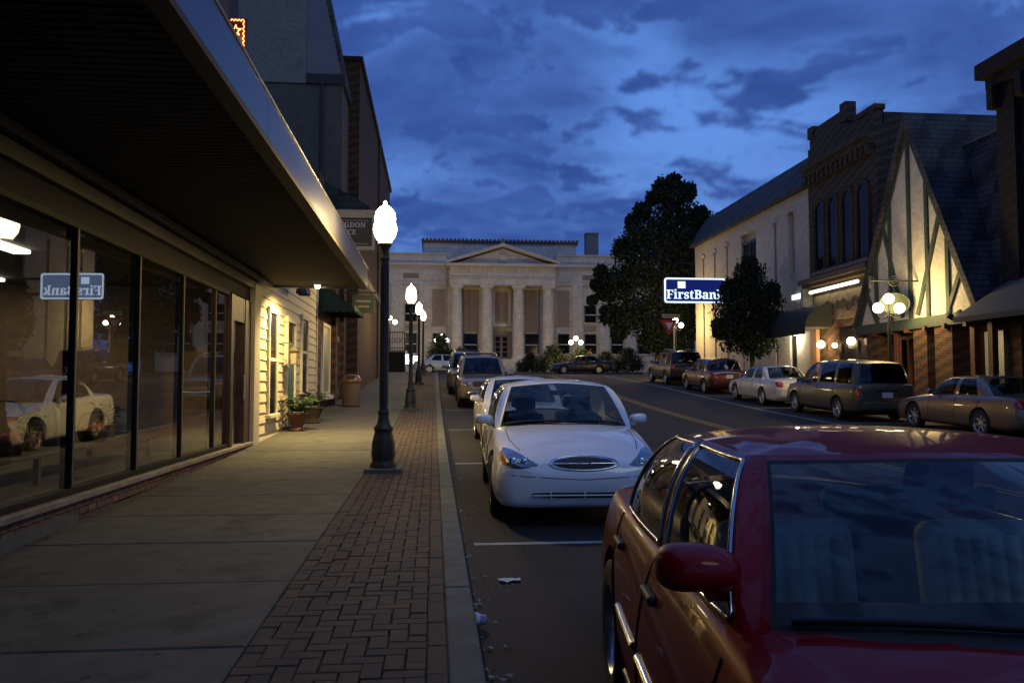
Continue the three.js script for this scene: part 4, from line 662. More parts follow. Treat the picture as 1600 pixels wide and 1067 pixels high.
{
  const o = thing('flower_bed', 'spike of red flowers beside the bush near the courthouse lamp', 'flowers', [12.75, sw(68) - 0.02, -66.9]);
  put('stem', [0, 1, 2, 3].map(k => bar(V(0, 0, 0), V(rr(-0.2, 0.2), rr(1.5, 1.9), rr(-0.1, 0.1)), 0.02, 6, 0.012)), M.leaf, o); leaves(70, 0.1, c => { const a = rr(0, 6.28), q = rr(0, 1); c.set(Math.cos(a) * 0.3 * q, 1.65 + 0.35 * rr(-1, 1) * (1 - q * 0.6), Math.sin(a) * 0.3 * q); }, std([0.3, 0.05, 0.03], 0.8, { side: THREE.DoubleSide }), 'blossoms', o); leaves(300, 0.16, c => c.set(rr(-0.4, 0.4), rr(0.1, 1.3), rr(-0.3, 0.3)), M.leaf, 'leaves', o);
}
[[-3.1, 19.4, 0.3, 'nearer potted fern in a red pot on the pavement by the clapboard shop'], [-3.05, 21.5, 0.32, 'farther potted fern in a dark pot by the clapboard shop door']].forEach(([x, D, r, label], i) => {
  const o = thing('potted_fern', label, 'potted plant', [x, sw(D), -D], 0, 'potted ferns by the clapboard shop');
  put('pot', lathe([[0, 0], [r * 0.62, 0], [r * 0.62, 0.03], [r * 0.4, 0.08], [r * 0.55, 0.16], [r * 0.8, 0.36], [r * 0.85, 0.36], [r * 0.85, 0.4], [r * 0.75, 0.4], [r * 0.7, 0.36], [0, 0.35]], 24), i ? M.soil : M.terracotta, o);
  const fr = []; for (let k = 0; k < 46; k++) { const a = k * 2.4 + rr(-0.2, 0.2), L = rr(0.35, 0.62), h = rr(0.3, 0.75), n = 9; for (let j = 1; j < n; j++) { const t = j / n, R = L * t, y = 0.38 + h * (t * 1.6 - t * t * 1.15), w = 0.11 * (1 - t * 0.7); for (const s of [-1, 1]) fr.push(new THREE.PlaneGeometry(w, 0.034).translate(w / 2, 0, 0).rotateX(-1.2).rotateY(s * 1.1).rotateY(-a).translate(Math.cos(a) * R, y, Math.sin(a) * R)); } } put('fronds', fr, M.leaf_bright, o);
});
// ---------- litter bin ----------
{
  const D = 27.5, o = thing('litter_bin', 'round pebble-faced litter bin with a brown lid outside the brick shop', 'litter bin', [-2.68, sw(D), -D]);
  put('body', lathe([[0, 0], [0.27, 0], [0.29, 0.03], [0.3, 0.78], [0.28, 0.8], [0, 0.8]], 28), M.bin, o); put('lid', lathe([[0.33, 0.79], [0.335, 0.83], [0.32, 0.88], [0.24, 0.99], [0.15, 1.03], [0, 1.04]], 28), M.bin_lid, o); put('flap', new THREE.BoxGeometry(0.28, 0.13, 0.02).rotateX(-0.8).translate(0, 0.945, 0.275), M.black, o);
}
// ---------- lit white panels and litter ----------
for (const [k, [x, label]] of [[-2.0, 'bright white lit window beside the street lamp post, nearer the porch'], [-1.35, 'bright white lit window just past the street lamp post']].entries()) {
  const o = thing('lit_panel_sign', label, 'lit sign', [x, 0, -63.2], 0, 'lit white panels by the corner porch'); put('cabinet', bx(-0.26, 0.26, 3.1, 3.95 - k * 0.12, 0, 0.2), M.frame_dark, o); put('lit_face', bx(-0.22, 0.22, 3.16, 3.9 - k * 0.12, -0.012, 0), G.white_panel, o); put('leg', [bx(-0.2, -0.15, 2.35, 3.1, 0.05, 0.12), bx(0.15, 0.2, 2.35, 3.1, 0.05, 0.12)], M.frame_dark, o); point(o, new THREE.Color(0.9, 0.95, 1), 2, 0, 3.5, 0.12, 6);
}
{
  const paper = (w, d, seedK) => { const g = new THREE.PlaneGeometry(w, d, 6, 6).rotateX(-Math.PI / 2), p = g.attributes.position; for (let i = 0; i < p.count; i++) p.setY(i, 0.012 + 0.012 * n3(p.getX(i) * 14, seedK, p.getZ(i) * 14)); g.computeVertexNormals(); return g; };
  const m1 = std([0.62, 0.62, 0.66], 0.9, { side: THREE.DoubleSide });
  const o = tag(mesh('paper_sheet', paper(0.16, 0.1, 3), m1), 'white scrap of paper lying flat on the road', 'paper'); o.position.set(0.57, gy(6.3) + 0.003, -6.3); o.rotation.y = 0.15;
  const c = thing('crushed_cup', 'crumpled purple and white paper cup in the gutter by the kerb', 'cup', [0.315, gy(5.25) + 0.005, -5.2], 0.4); const g = lathe([[0, 0], [0.03, 0], [0.042, 0.1], [0.045, 0.1], [0.033, 0.004]], 18).rotateZ(1.35).translate(0, 0.04, 0); const p = g.attributes.position; for (let i = 0; i < p.count; i++) p.setXYZ(i, p.getX(i) + 0.008 * n3(p.getX(i) * 40, p.getY(i) * 40, 1), p.getY(i) * 0.9 + 0.004, p.getZ(i) + 0.01 * n3(p.getX(i) * 40, 2, p.getZ(i) * 40)); g.computeVertexNormals(); put('cup', g, std([0.32, 0.3, 0.55], 0.7, { side: THREE.DoubleSide }), c); put('print_band', new THREE.CylinderGeometry(0.0425, 0.039, 0.03, 18, 1, true).rotateZ(1.35).translate(-0.06, 0.053, 0), std([0.7, 0.7, 0.72], 0.7, { side: THREE.DoubleSide }), c);
  const q = tag(mesh('paper_scrap', paper(0.05, 0.04, 9), m1), 'tiny white scrap on the brick pavement beside the kerb', 'paper'); q.position.set(-0.1, sw(11.6) + 0.002, -11.6);
  const bits = new THREE.InstancedMesh(paper(0.035, 0.02, 5), std([0.3, 0.28, 0.24], 0.9, { side: THREE.DoubleSide }), 90); const mt = new THREE.Matrix4(); for (let i = 0; i < 90; i++) { const D = 4.2 + 22 * Math.pow(rnd(), 1.4), s = rr(0.3, 1.3); mt.compose(V(KL + 0.03 + 0.32 * Math.pow(rnd(), 2.2), gy(D) + 0.002, -D), new THREE.Quaternion().setFromEuler(new THREE.Euler(0, rr(0, 6), 0)), V(s, 1, s)); bits.setMatrixAt(i, mt); } bits.name = 'gutter_debris'; bits.userData = { kind: 'stuff', label: 'scattered leaves and scraps along the gutter', category: 'debris' }; scene.add(bits);
}

// ---------- cars ----------
const csg = new Evaluator(); csg.useGroups = false; csg.attributes = ['position', 'normal', 'uv'];
const PAINT = (c, o = {}) => phy(c, 0.42, { clearcoat: 1, clearcoatRoughness: 0.035, metalness: 0.15, ...o });
function loftBody(sp) {
  const N = 64, K = 15, L = sp.L, ring = [], S = [];
  for (let i = 0; i <= N; i++) { const t = i / N; S.push(L * (0.5 - 0.5 * Math.cos(Math.PI * t)) * 0.45 + L * t * 0.55); }
  S[0] = 0.0; S[N] = L;
  const P = [], idx = [], R = 2 * K;
  for (const s of S) {
    const w = interp(sp.hw, s), b = interp(sp.bot, s), t = interp(sp.top, s), e = t - interp(sp.drop, s), h = e - b, tk = sp.tuck ?? 0.05;
    const pts = [[0, b], [0.7 * w, b], [(0.985 - tk) * w, b + 0.04 * h], [(0.995 - tk * 0.4) * w, b + 0.16 * h], [w, b + 0.42 * h], [0.995 * w, b + 0.6 * h], [(0.99 - tk * 0.35) * w, b + 0.78 * h], [(0.985 - tk) * w, b + 0.93 * h], [(0.95 - tk) * w, e + 0.012], [0.62 * w, lerp(e, t, 0.62)], [0.3 * w, lerp(e, t, 0.93)], [0, t]];
    const cv = new THREE.CatmullRomCurve3(pts.map(p => V(p[0], p[1], 0)), false, 'centripetal').getPoints(K);
    cv[0].x = cv[K].x = 0;
    const full = [...cv.slice(0, K + 1), ...cv.slice(1, K).reverse().map(p => V(-p.x, p.y, 0))];
    for (const p of full) P.push(p.x, p.y, L / 2 - s);
  }
  for (let i = 0; i < N; i++) for (let j = 0; j < R; j++) { const a = i * R + j, b = i * R + (j + 1) % R, c = a + R, d = b + R; idx.push(a, c, b, b, c, d); }
  for (const [row, flip] of [[0, 0], [N, 1]]) { let cx = 0, cy = 0; for (let j = 0; j < R; j++) cy += P[(row * R + j) * 3 + 1] / R; const c = P.length / 3; P.push(cx, cy, P[row * R * 3 + 2]); for (let j = 0; j < R; j++) { const a = row * R + j, b = row * R + (j + 1) % R; flip ? idx.push(a, c, b) : idx.push(a, b, c); } }
  const g = new THREE.BufferGeometry(); g.setAttribute('position', new THREE.Float32BufferAttribute(P, 3)); g.setIndex(idx); g.computeVertexNormals();
  g.setAttribute('uv', new THREE.Float32BufferAttribute(new Float32Array(P.length / 3 * 2), 2)); return g;
}
const loopPts = (pairs, n) => { // smooth samples between consecutive boundary pairs
  const cb = new THREE.CatmullRomCurve3(pairs.map(p => p[0]), false, 'centripetal'), ct = new THREE.CatmullRomCurve3(pairs.map(p => p[1]), false, 'centripetal');
  return (seg, t) => [cb.getPoint((seg + t) / (pairs.length - 1)), ct.getPoint((seg + t) / (pairs.length - 1))];
};
function makeCar(sp, o) {
  const L = sp.L, zz = s => L / 2 - s, paint = sp.paint;
  // body shell, wheel arches and cabin cut out of it
  const shell = loftBody(sp); let body = new Brush(shell); body.updateMatrixWorld();
  const cut = g => { const b = new Brush(g); b.updateMatrixWorld(); body = csg.evaluate(body, b, SUBTRACTION); };
  const withUv = g => { if (!g.attributes.uv) g.setAttribute('uv', new THREE.Float32BufferAttribute(new Float32Array(g.attributes.position.count * 2), 2)); return g; };
  const rW = sp.rW, trk = interp(sp.hw, sp.axles[0]) - 0.02;
  for (const s of sp.axles) for (const q of [-1, 1]) cut(new THREE.CylinderGeometry(rW + 0.055, rW + 0.055, 0.36, 32).rotateZ(Math.PI / 2).translate(q * (trk - 0.1), rW + 0.01, zz(s)));
  // greenhouse loops (half, from windscreen centre round to rear window centre)
  const roofY = (x, s) => interp(sp.roof, s) - (sp.crown ?? 0.06) * Math.pow(Math.abs(x) / sp.roofW, 2.2);
  const half = sp.green.map(([sb, xb, sr, xr]) => [V(xb, interp(sp.top, sb) - interp(sp.drop, sb) * Math.pow(xb / interp(sp.hw, sb), 2) - 0.012, zz(sb)), V(xr, roofY(xr, sr), zz(sr))]);
  const smp = loopPts([[V(-half[1][0].x, half[1][0].y, half[1][0].z), V(-half[1][1].x, half[1][1].y, half[1][1].z)], ...half, [V(-half.at(-2)[0].x, half.at(-2)[0].y, half.at(-2)[0].z), V(-half.at(-2)[1].x, half.at(-2)[1].y, half.at(-2)[1].z)]]);
  const at = (seg, t, v) => { const [b, r] = smp(seg + 1, t), lastS = sp.green.length - 3, sd = seg < 1 ? 0 : seg === 1 ? t : seg === lastS ? 1 - t : seg > lastS ? 0 : 1, hv = Math.pow(v, 1 + 0.22 * sd), gv = 1 - Math.pow(1 - v, 1.12 + 0.34 * sd), p = V(lerp(b.x, r.x, hv), lerp(b.y, r.y, gv), lerp(b.z, r.z, lerp(v, hv, sd))), k = Math.sin(Math.PI * v) * (sp.bulge ?? 0.03) * (1 - 0.5 * sd); const c = V(0, 0, zz((sp.green[0][2] + sp.green.at(-1)[2]) / 2)); const d = V(p.x - c.x, 0, p.z - c.z); const last = sp.green.length - 3, wS = seg < 1 ? 0 : seg === 1 ? t : seg === last ? 1 - t : seg > last ? 0 : 1, a = V(d.x * 0.15, 0, d.z).normalize(), e = V(d.x, 0, d.z * 0.1).normalize(); return p.addScaledVector(a.lerp(e, wS).normalize(), k); };
  { // cabin hollow
    const ptsL = []; for (let sgm = 0; sgm < half.length - 1; sgm++) for (let i = 0; i < 4; i++) { const p = smp(sgm + 1, i / 4)[0]; ptsL.push([p.x * 0.955, p.z]); } const c0 = zz((sp.green[0][0] + sp.green.at(-1)[0]) / 2);
    const all = [...ptsL, ...ptsL.slice(1).reverse().map(p => [-p[0], p[1]])].map(p => new THREE.Vector2(p[0], -((p[1] - c0) * 0.955 + c0)));
    cut(new THREE.ExtrudeGeometry(new THREE.Shape(all), { depth: 1.2, bevelEnabled: false }).rotateX(-Math.PI / 2).translate(0, sp.floor ?? 0.42, 0));
  }
  const bg = body.geometry; mesh('body', bg, paint, o);
  // pillars, glass and trim
  const patchGrid = (seg, u0, u1, v0, v1, nu, nv, q, out = 0) => { const P = [], I = []; for (let i = 0; i <= nu; i++) for (let j = 0; j <= nv; j++) { const p = at(seg, lerp(u0, u1, i / nu), lerp(v0, v1, j / nv)); if (out) { p.x *= 1 + out; } P.push(q * p.x, p.y, p.z); } for (let i = 0; i < nu; i++) for (let j = 0; j < nv; j++) { const a = i * (nv + 1) + j, b = a + nv + 1; q > 0 ? I.push(a, a + 1, b, b, a + 1, b + 1) : I.push(a, b, a + 1, b, b + 1, a + 1); } const g = new THREE.BufferGeometry(); g.setAttribute('position', new THREE.Float32BufferAttribute(P, 3)); g.setIndex(I); g.computeVertexNormals(); return g; };
  const join = l => mergeGeometries(l.map(g => { g = g.index ? g.toNonIndexed() : g; for (const k of Object.keys(g.attributes)) if (!['position', 'normal'].includes(k)) g.deleteAttribute(k); return g; }));
  const pill = [];
  const glassOf = { ws: 'windscreen', fd: 'side_window', rd: 'side_window', qt: 'quarter_window', bl: 'rear_window' };
  sp.kinds.forEach((k, seg) => {
    if (k === 'p') { for (const q of [-1, 1]) pill.push(patchGrid(seg, 0, 1, 0, 1, 5, 8, q)); return; }
    const full = k === 'ws' || k === 'bl', [u0, u1] = k === 'ws' ? [0, 0.94] : k === 'bl' ? [0.06, 1] : (sp.uin?.[seg] ?? [0.05, 0.95]), [v0, v1] = full ? [0.04, 0.95] : [0.05, 0.9];
    const m = k === 'ws' || k === 'fd' ? M.car_glass : sp.privacy ? M.privacy_glass : M.car_glass;
    const list = [], ringT = [];
    for (const q of [-1, 1]) {
      const trims = full ? ringT : [];
      if (u0 > 0) pill.push(patchGrid(seg, 0, u0, 0, 1, 2, 8, q)); if (u1 < 1) pill.push(patchGrid(seg, u1, 1, 0, 1, 2, 8, q));
      pill.push(patchGrid(seg, u0, u1, v1, 1, 10, 2, q), patchGrid(seg, u0, u1, 0, v0, 10, 1, q));
      const e = full ? 0.03 : 0.022, eu = full ? 0.03 : 0.03, a0 = k === 'ws' ? u0 : u0 + eu, a1 = k === 'bl' ? u1 : u1 - eu;
      trims.push(patchGrid(seg, u0, u1, v0, v0 + e, 10, 1, q), patchGrid(seg, u0, u1, v1 - e, v1, 10, 1, q)); if (k !== 'ws') trims.push(patchGrid(seg, u0, a0, v0 + e, v1 - e, 1, 8, q)); if (k !== 'bl') trims.push(patchGrid(seg, a1, u1, v0 + e, v1 - e, 1, 8, q));
      if (!full) mesh('window_trim', join(trims), M.rubber, o);
      const g = patchGrid(seg, a0, a1, v0 + e, v1 - e, 12, 10, q); if (full) list.push(g); else mesh(glassOf[k], g, m, o);
      if (sp.chromeTrim && !full) { const pt = []; for (let i = 0; i <= 12; i++) pt.push(at(seg, lerp(u0, u1, i / 12), v1)); for (let i = 1; i <= 8; i++) pt.push(at(seg, u1, lerp(v1, v0, i / 8))); for (let i = 1; i <= 12; i++) pt.push(at(seg, lerp(u1, u0, i / 12), v0)); for (let i = 1; i < 8; i++) pt.push(at(seg, u0, lerp(v0, v1, i / 8))); mesh('window_moulding', tube(pt.map(p => V(q * (p.x + 0.003), p.y, p.z)), 0.008, 90, 6, true), M.window_chrome, o); }
    }
    if (full) { mesh(glassOf[k], join(list), m, o); mesh('window_trim', join(ringT), M.rubber, o); }
  });
  // roof skin
  { const n = sp.kinds.length * 8, ringN = [], c = V(0, 0, zz((sp.green[0][2] + sp.green.at(-1)[2]) / 2)); for (let i = 0; i <= n; i++) { const f = i / 8, sg = Math.min(Math.floor(f), sp.kinds.length - 1); ringN.push(smp(sg + 1, f - sg)[1]); } const all = [...ringN, ...ringN.slice(1, -1).reverse().map(p => V(-p.x, p.y, p.z))], P = [], I = [], m = 8, A = all.length;
    for (let k = 0; k <= m; k++) for (const p of all) { const t = 1 - k / m, x = p.x * t, z = c.z + (p.z - c.z) * t, y0 = roofY(x, L / 2 - z), y1 = roofY(p.x, L / 2 - p.z); P.push(x, y0 + (p.y - y1) * t * t, z); }
    for (let k = 0; k < m; k++) for (let j = 0; j < A; j++) { const a = k * A + j, b = k * A + (j + 1) % A; I.push(a, b, a + A, b, b + A, a + A); }
    const g = new THREE.BufferGeometry(); g.setAttribute('position', new THREE.Float32BufferAttribute(P, 3)); g.setIndex(I); g.computeVertexNormals(); const rm = mesh('roof', g, paint, o);
    mesh('headliner', g.clone().translate(0, -0.025, 0), M.interior, rm); }
  mesh('pillars', join(pill), paint, o);
  // projecting shapes on to the shell
  const probe = new THREE.Mesh(shell, new THREE.MeshBasicMaterial({ side: THREE.DoubleSide })); probe.updateMatrixWorld(); const rc = new THREE.Raycaster();
  const hit = (from, dir) => { rc.set(from, dir); const h = rc.intersectObject(probe)[0]; return h ? h.point.addScaledVector(dir, 0) : null; };
  const DIR = { front: V(0, 0, -1), rear: V(0, 0, 1), side: V(-1, 0, 0), down: V(0, -1, 0) };
  const src = (d, a, b) => d === 'front' ? V(a, b, 6) : d === 'rear' ? V(a, b, -6) : d === 'side' ? V(4, b, zz(a)) : V(a, 4, zz(b));
  const conform = (d, a, b, off = 0.004) => { const p = hit(src(d, a, b), DIR[d]); return p ? p.addScaledVector(DIR[d], -off) : null; };
  const mirror = g => { const h = g.clone().scale(-1, 1, 1); if (h.index) { const ix = h.index.array; for (let i = 0; i < ix.length; i += 3) { const t = ix[i]; ix[i] = ix[i + 1]; ix[i + 1] = t; } } h.computeVertexNormals(); return h; };
  function skin(d, outline, off = 0.006, n = 14) { // outline given as closed curve of [a, b]; filled by rings toward its middle
    const cv = new THREE.CatmullRomCurve3(outline.map(p => V(p[0], p[1], 0)), true, 'centripetal', 0.5).getPoints(n * 3), c = cv.reduce((s, p) => s.add(p), V()).multiplyScalar(1 / cv.length), P = [], I = [], m = 5, A = cv.length - 1;
    for (let k = 0; k <= m; k++) for (let j = 0; j < A; j++) { const t = 1 - k / m, p = conform(d, c.x + (cv[j].x - c.x) * t, c.y + (cv[j].y - c.y) * t, off * (k === 0 ? -0.6 : 1)); P.push(...(p ? [p.x, p.y, p.z] : P.slice(-3))); }
    for (let k = 0; k < m; k++) for (let j = 0; j < A; j++) { const a = k * A + j, b = k * A + (j + 1) % A; I.push(a, b, a + A, b, b + A, a + A); }
    const g = new THREE.BufferGeometry(); g.setAttribute('position', new THREE.Float32BufferAttribute(P, 3)); g.setIndex(I); g.computeVertexNormals(); return g;
  }
  function seam(d, pts, r, off = 0) { const l = []; for (let i = 0; i + 1 < pts.length; i++) for (let k = 0; k < 8; k++) { const p = conform(d, lerp(pts[i][0], pts[i + 1][0], k / 8), lerp(pts[i][1], pts[i + 1][1], k / 8), off); if (p) l.push(p); } const e = conform(d, ...pts.at(-1), off); if (e) l.push(e); return tube(l, r, l.length * 2, 5); }
  const both = (name, g, m, parent = o) => { mesh(name, g, m, parent); mesh(name, mirror(g), m, parent); };
  for (const [name, d, outline, m, off, single] of sp.skins ?? []) { const g = skin(d, outline, off ?? 0.006); single ? mesh(name, g, m, o) : both(name, g, m); }
  for (const [name, d, pts, r, m, single] of sp.seams ?? []) { const g = seam(d, pts, r); single ? mesh(name, g, m, o) : both(name, g, m); }
  for (const s of sp.handles ?? []) { const p = conform('side', s[0], s[1], 0.012); if (p) both('door_handle', new RoundedBoxGeometry(0.035, 0.035, 0.19, 2, 0.014).translate(p.x, p.y, p.z), sp.handleMat ?? paint); }
  // mirrors
  if (sp.mirror) { const [s, y, x, k] = sp.mirror, g = new THREE.SphereGeometry(0.12 * (k ?? 1), 20, 14), p = g.attributes.position; for (let i = 0; i < p.count; i++) { const e = p.getX(i) / (0.12 * (k ?? 1)); const bxy = v => Math.sign(v) * Math.pow(Math.abs(v) / (0.12 * (k ?? 1)), 0.72) * 0.12 * (k ?? 1); p.setXYZ(i, bxy(p.getX(i)) * 1.02, bxy(p.getY(i)) * (0.58 + 0.12 * e) * (p.getY(i) < 0 ? 0.85 : 1), Math.max(p.getZ(i), -0.03) * 0.85); }; g.computeVertexNormals(); g.translate(x, y, zz(s)); both('mirror', g, sp.mirrorMat ?? paint); both('mirror_arm', bar(V(x - 0.17, y - 0.05, zz(s) - 0.02), V(x - 0.03, y - 0.035, zz(s) + 0.01), 0.035, 10, 0.05), sp.mirrorMat ?? paint); both('mirror_glass', new THREE.CircleGeometry(0.1 * (k ?? 1), 20).scale(1.05, 0.64, 1).rotateY(Math.PI).translate(x, y, zz(s) - 0.03), M.chrome); }
  // wheels
  for (const s of sp.axles) for (const q of [-1, 1]) {
    const w = group('wheel', o); w.position.set(q * (trk - 0.1), rW, zz(s)); w.rotation.y = q > 0 ? 0 : Math.PI;
    mesh('tyre', CAR.tyre(rW), M.rubber, w); mesh('rim', CAR.rim(rW, sp.spokes ?? 7), M.alloy, w);
  }
  // interior
  const cab = group('interior', o), [c0, c1] = [sp.green[0][0], sp.green.at(-1)[0]];
  mesh('dashboard', new RoundedBoxGeometry(sp.roofW * 2.25, 0.28, 0.5, 3, 0.08).translate(0, interp(sp.top, c0) - 0.2, zz(c0 + 0.42)), M.interior, cab);
  for (const row of sp.seats ?? [c0 + 1.05, c0 + 1.95]) for (const q of [-1, 1]) {
    const sh = sp.seatH ?? 0.95, back = new RoundedBoxGeometry(0.5, 0.62, 0.13, 4, 0.06).rotateX(-0.22).translate(q * 0.37, sh - 0.25, zz(row + 0.42)), x = [back, new RoundedBoxGeometry(0.5, 0.14, 0.5, 3, 0.05).translate(q * 0.37, sh - 0.55, zz(row + 0.1))];
    if (sp.headrest !== false) x.push(new RoundedBoxGeometry(0.27, 0.17, 0.1, 3, 0.045).translate(q * 0.37, sh + 0.18, zz(row + 0.5)), bar(V(q * 0.37, sh, zz(row + 0.48)), V(q * 0.37, sh + 0.12, zz(row + 0.5)), 0.02));
    mesh('seat', join(x), row === (sp.seats ?? [row])[0] ? sp.seatMat ?? M.interior : M.interior, cab);
  }
  const sw2 = new THREE.TorusGeometry(0.18, 0.018, 8, 28).rotateX(-0.45).translate(0.37, interp(sp.top, c0) - 0.06, zz(c0 + 0.75)); mesh('steering_wheel', sw2, M.black, cab);
  mesh('rear_view_mirror', new RoundedBoxGeometry(0.22, 0.065, 0.03, 3, 0.02).translate(0, interp(sp.roof, sp.green[0][2]) - 0.14, zz(sp.green[0][2] + 0.04)), M.black, cab);
  mesh('floor_pan', new THREE.BoxGeometry(sp.roofW * 1.9, 0.05, L * 0.8).translate(0, 0.2, 0), M.black, o);
  for (const [u0, u1, q] of [[0.06, 0.8, 1], [0.1, 0.85, -1]]) { const l = []; for (let i = 0; i <= 8; i++) { const p = at(0, lerp(u0, u1, i / 8), 0.07 + 0.02 * Math.sin(i / 8 * 3)); l.push(V(q * p.x, p.y + 0.012, p.z + 0.014)); } mesh('wiper', tube(l, 0.011, 24), M.black, o); }
  { const cw = []; for (let i = 0; i <= 12; i++) { const p = at(0, i / 12, 0); cw.push([p.x * 0.98, L / 2 - p.z + 0.03]); } const fw = cw.slice().reverse().map(([x, s], i) => [x * 0.97, s - 0.08]); const g = skin('down', sym([...fw.slice().reverse(), ...cw.slice().reverse()].map((p, i, A) => p)), 0.003, 20); mesh('cowl_panel', g, M.rubber, o); }
  sp.extra?.({ o, conform, skin, both, zz, mirror, join, at });
  return o;
}
M.window_chrome = std([0.4, 0.4, 0.4], 0.2, { metalness: 1 }); M.interior = std([0.03, 0.03, 0.032], 0.8); M.seat_beige = std([0.72, 0.74, 0.6], 0.85, { bumpMap: T.bumpFine, bumpScale: 0.002 }); M.seat_grey = std([0.12, 0.12, 0.12], 0.85);
M.amber = phy([0.6, 0.2, 0.02], 0.2, { clearcoat: 1 }); M.lens = phy([0.16, 0.17, 0.18], 0.2, { metalness: 0.7, clearcoat: 1 }); M.tail = phy([0.35, 0.012, 0.01], 0.15, { clearcoat: 1 }); M.plate = std([0.6, 0.6, 0.56], 0.5); M.clear_lens = phy([0.95, 0.95, 0.95], 0.0, { transmission: 1, thickness: 0, ior: 1.5 });
const CAR = {
  _t: {}, tyre: r => CAR._t['t' + r] ??= lathe([[r * 0.62, -0.09], [r * 0.7, -0.105], [r * 0.9, -0.11], [r * 0.975, -0.095], [r, -0.06], [r, 0.06], [r * 0.975, 0.095], [r * 0.9, 0.11], [r * 0.7, 0.105], [r * 0.62, 0.09]], 40).rotateZ(-Math.PI / 2),
  rim: (r, n) => CAR._t['r' + r + n] ??= (() => { const l = [lathe([[r * 0.66, -0.08], [r * 0.66, 0.08], [r * 0.69, 0.1], [r * 0.63, 0.1], [r * 0.6, 0.05], [r * 0.6, -0.08]], 36).rotateZ(-Math.PI / 2), lathe([[0, 0.085], [r * 0.12, 0.08], [r * 0.2, 0.06], [r * 0.2, 0.0], [0, 0.0]], 20).rotateZ(-Math.PI / 2)]; for (let k = 0; k < n; k++) l.push(new RoundedBoxGeometry(0.035, r * 0.5, r * 0.19, 2, 0.014).translate(0.055, r * 0.4, 0).rotateX(k * 2 * Math.PI / n)); return mergeGeometries(l.map(g => metric(g))); })(),
};
const sym = pts => [...pts, ...pts.slice().reverse().filter(p => Math.abs(p[0]) > 1e-6).map(p => [-p[0], p[1]])];
const oval = (cx, cy, rx, ry, n = 20) => Array.from({ length: n }, (_, i) => [cx + rx * Math.cos(i / n * 6.2832), cy + ry * Math.sin(i / n * 6.2832)]);
const rect = (x0, x1, y0, y1) => { const l = [], n = 6; for (let i = 0; i < n; i++) l.push([lerp(x0, x1, i / n), y0]); for (let i = 0; i < n; i++) l.push([x1, lerp(y0, y1, i / n)]); for (let i = 0; i < n; i++) l.push([lerp(x1, x0, i / n), y1]); for (let i = 0; i < n; i++) l.push([x0, lerp(y1, y0, i / n)]); return l; };
function plate(x, y, z, turn, str) { const g = [new RoundedBoxGeometry(0.31, 0.16, 0.012, 1, 0.004)]; return [g[0].rotateY(turn).translate(x, y, z), str]; }
// rounded white sedan
const sedanA = {
  L: 5.0, rW: 0.325, axles: [1.02, 3.78], crown: 0.07, roofW: 0.66, tuck: 0.05,
  hw: [[0, 0.5], [0.03, 0.66], [0.1, 0.78], [0.25, 0.86], [0.6, 0.905], [1.1, 0.925], [2.5, 0.927], [3.8, 0.915], [4.4, 0.88], [4.75, 0.82], [4.93, 0.72], [5.0, 0.55]],
  bot: [[0, 0.4], [0.03, 0.28], [0.1, 0.215], [0.3, 0.19], [4.6, 0.21], [4.85, 0.27], [5, 0.42]],
  top: [[0, 0.56], [0.03, 0.625], [0.1, 0.68], [0.22, 0.735], [0.5, 0.82], [0.95, 0.91], [1.35, 0.965], [1.6, 0.985], [3.0, 1.0], [4.05, 1.02], [4.5, 1.0], [4.78, 0.94], [4.93, 0.8], [5, 0.62]],
  drop: [[0, 0.02], [0.1, 0.05], [0.3, 0.1], [0.8, 0.13], [1.4, 0.12], [2.2, 0.09], [4, 0.09], [4.6, 0.1], [5, 0.03]],
  roof: [[2.05, 1.425], [2.3, 1.46], [2.8, 1.485], [3.3, 1.47], [3.6, 1.425]],
  green: [[1.38, 0, 2.22, 0], [1.7, 0.79, 2.34, 0.6], [1.76, 0.83, 2.38, 0.63], [2.72, 0.85, 2.75, 0.665], [2.82, 0.85, 2.83, 0.665], [3.66, 0.84, 3.28, 0.65], [3.98, 0.74, 3.4, 0.58], [4.18, 0, 3.5, 0]],
  kinds: ['ws', 'p', 'fd', 'p', 'rd', 'p', 'bl'], mirror: [1.92, 1.0, 0.95, 0.92], seats: [2.35, 3.2], seatH: 0.97,
  handles: [[2.62, 0.83], [3.5, 0.83]],
};
const doorSeams = (a, b, c, y0 = 0.28, y1 = 0.9) => [['door_seam', 'side', [[a, y1 - 0.02], [a - 0.02, 0.6], [a + 0.02, y0]], 0.006, M.black], ['door_seam', 'side', [[b, y1], [b, y0]], 0.006, M.black], ['door_seam', 'side', [[c, y1], [c - 0.05, 0.72], [c - 0.3, y0 + 0.1]], 0.006, M.black]];
const ride = (o, x, D, face) => { o.position.set(x, gy(D), -D); o.rotation.set(face > 0 ? slope(D) : -slope(D), face > 0 ? 0 : Math.PI, 0, 'YXZ'); };
function carAt(name, label, sp, x, D, face, turn = 0, grp = 'cars parked along the street') { const o = thing(name, label, 'car', [0, 0, 0], 0, grp); makeCar(sp, o); ride(o, x, D, face); o.rotation.y += turn; return o; }
const headA = [[0.44, 0.635], [0.6, 0.6], [0.76, 0.605], [0.845, 0.64], [0.85, 0.7], [0.8, 0.765], [0.7, 0.765], [0.58, 0.715]];
const whitePaint = PAINT([0.8, 0.8, 0.77], { metalness: 0 });
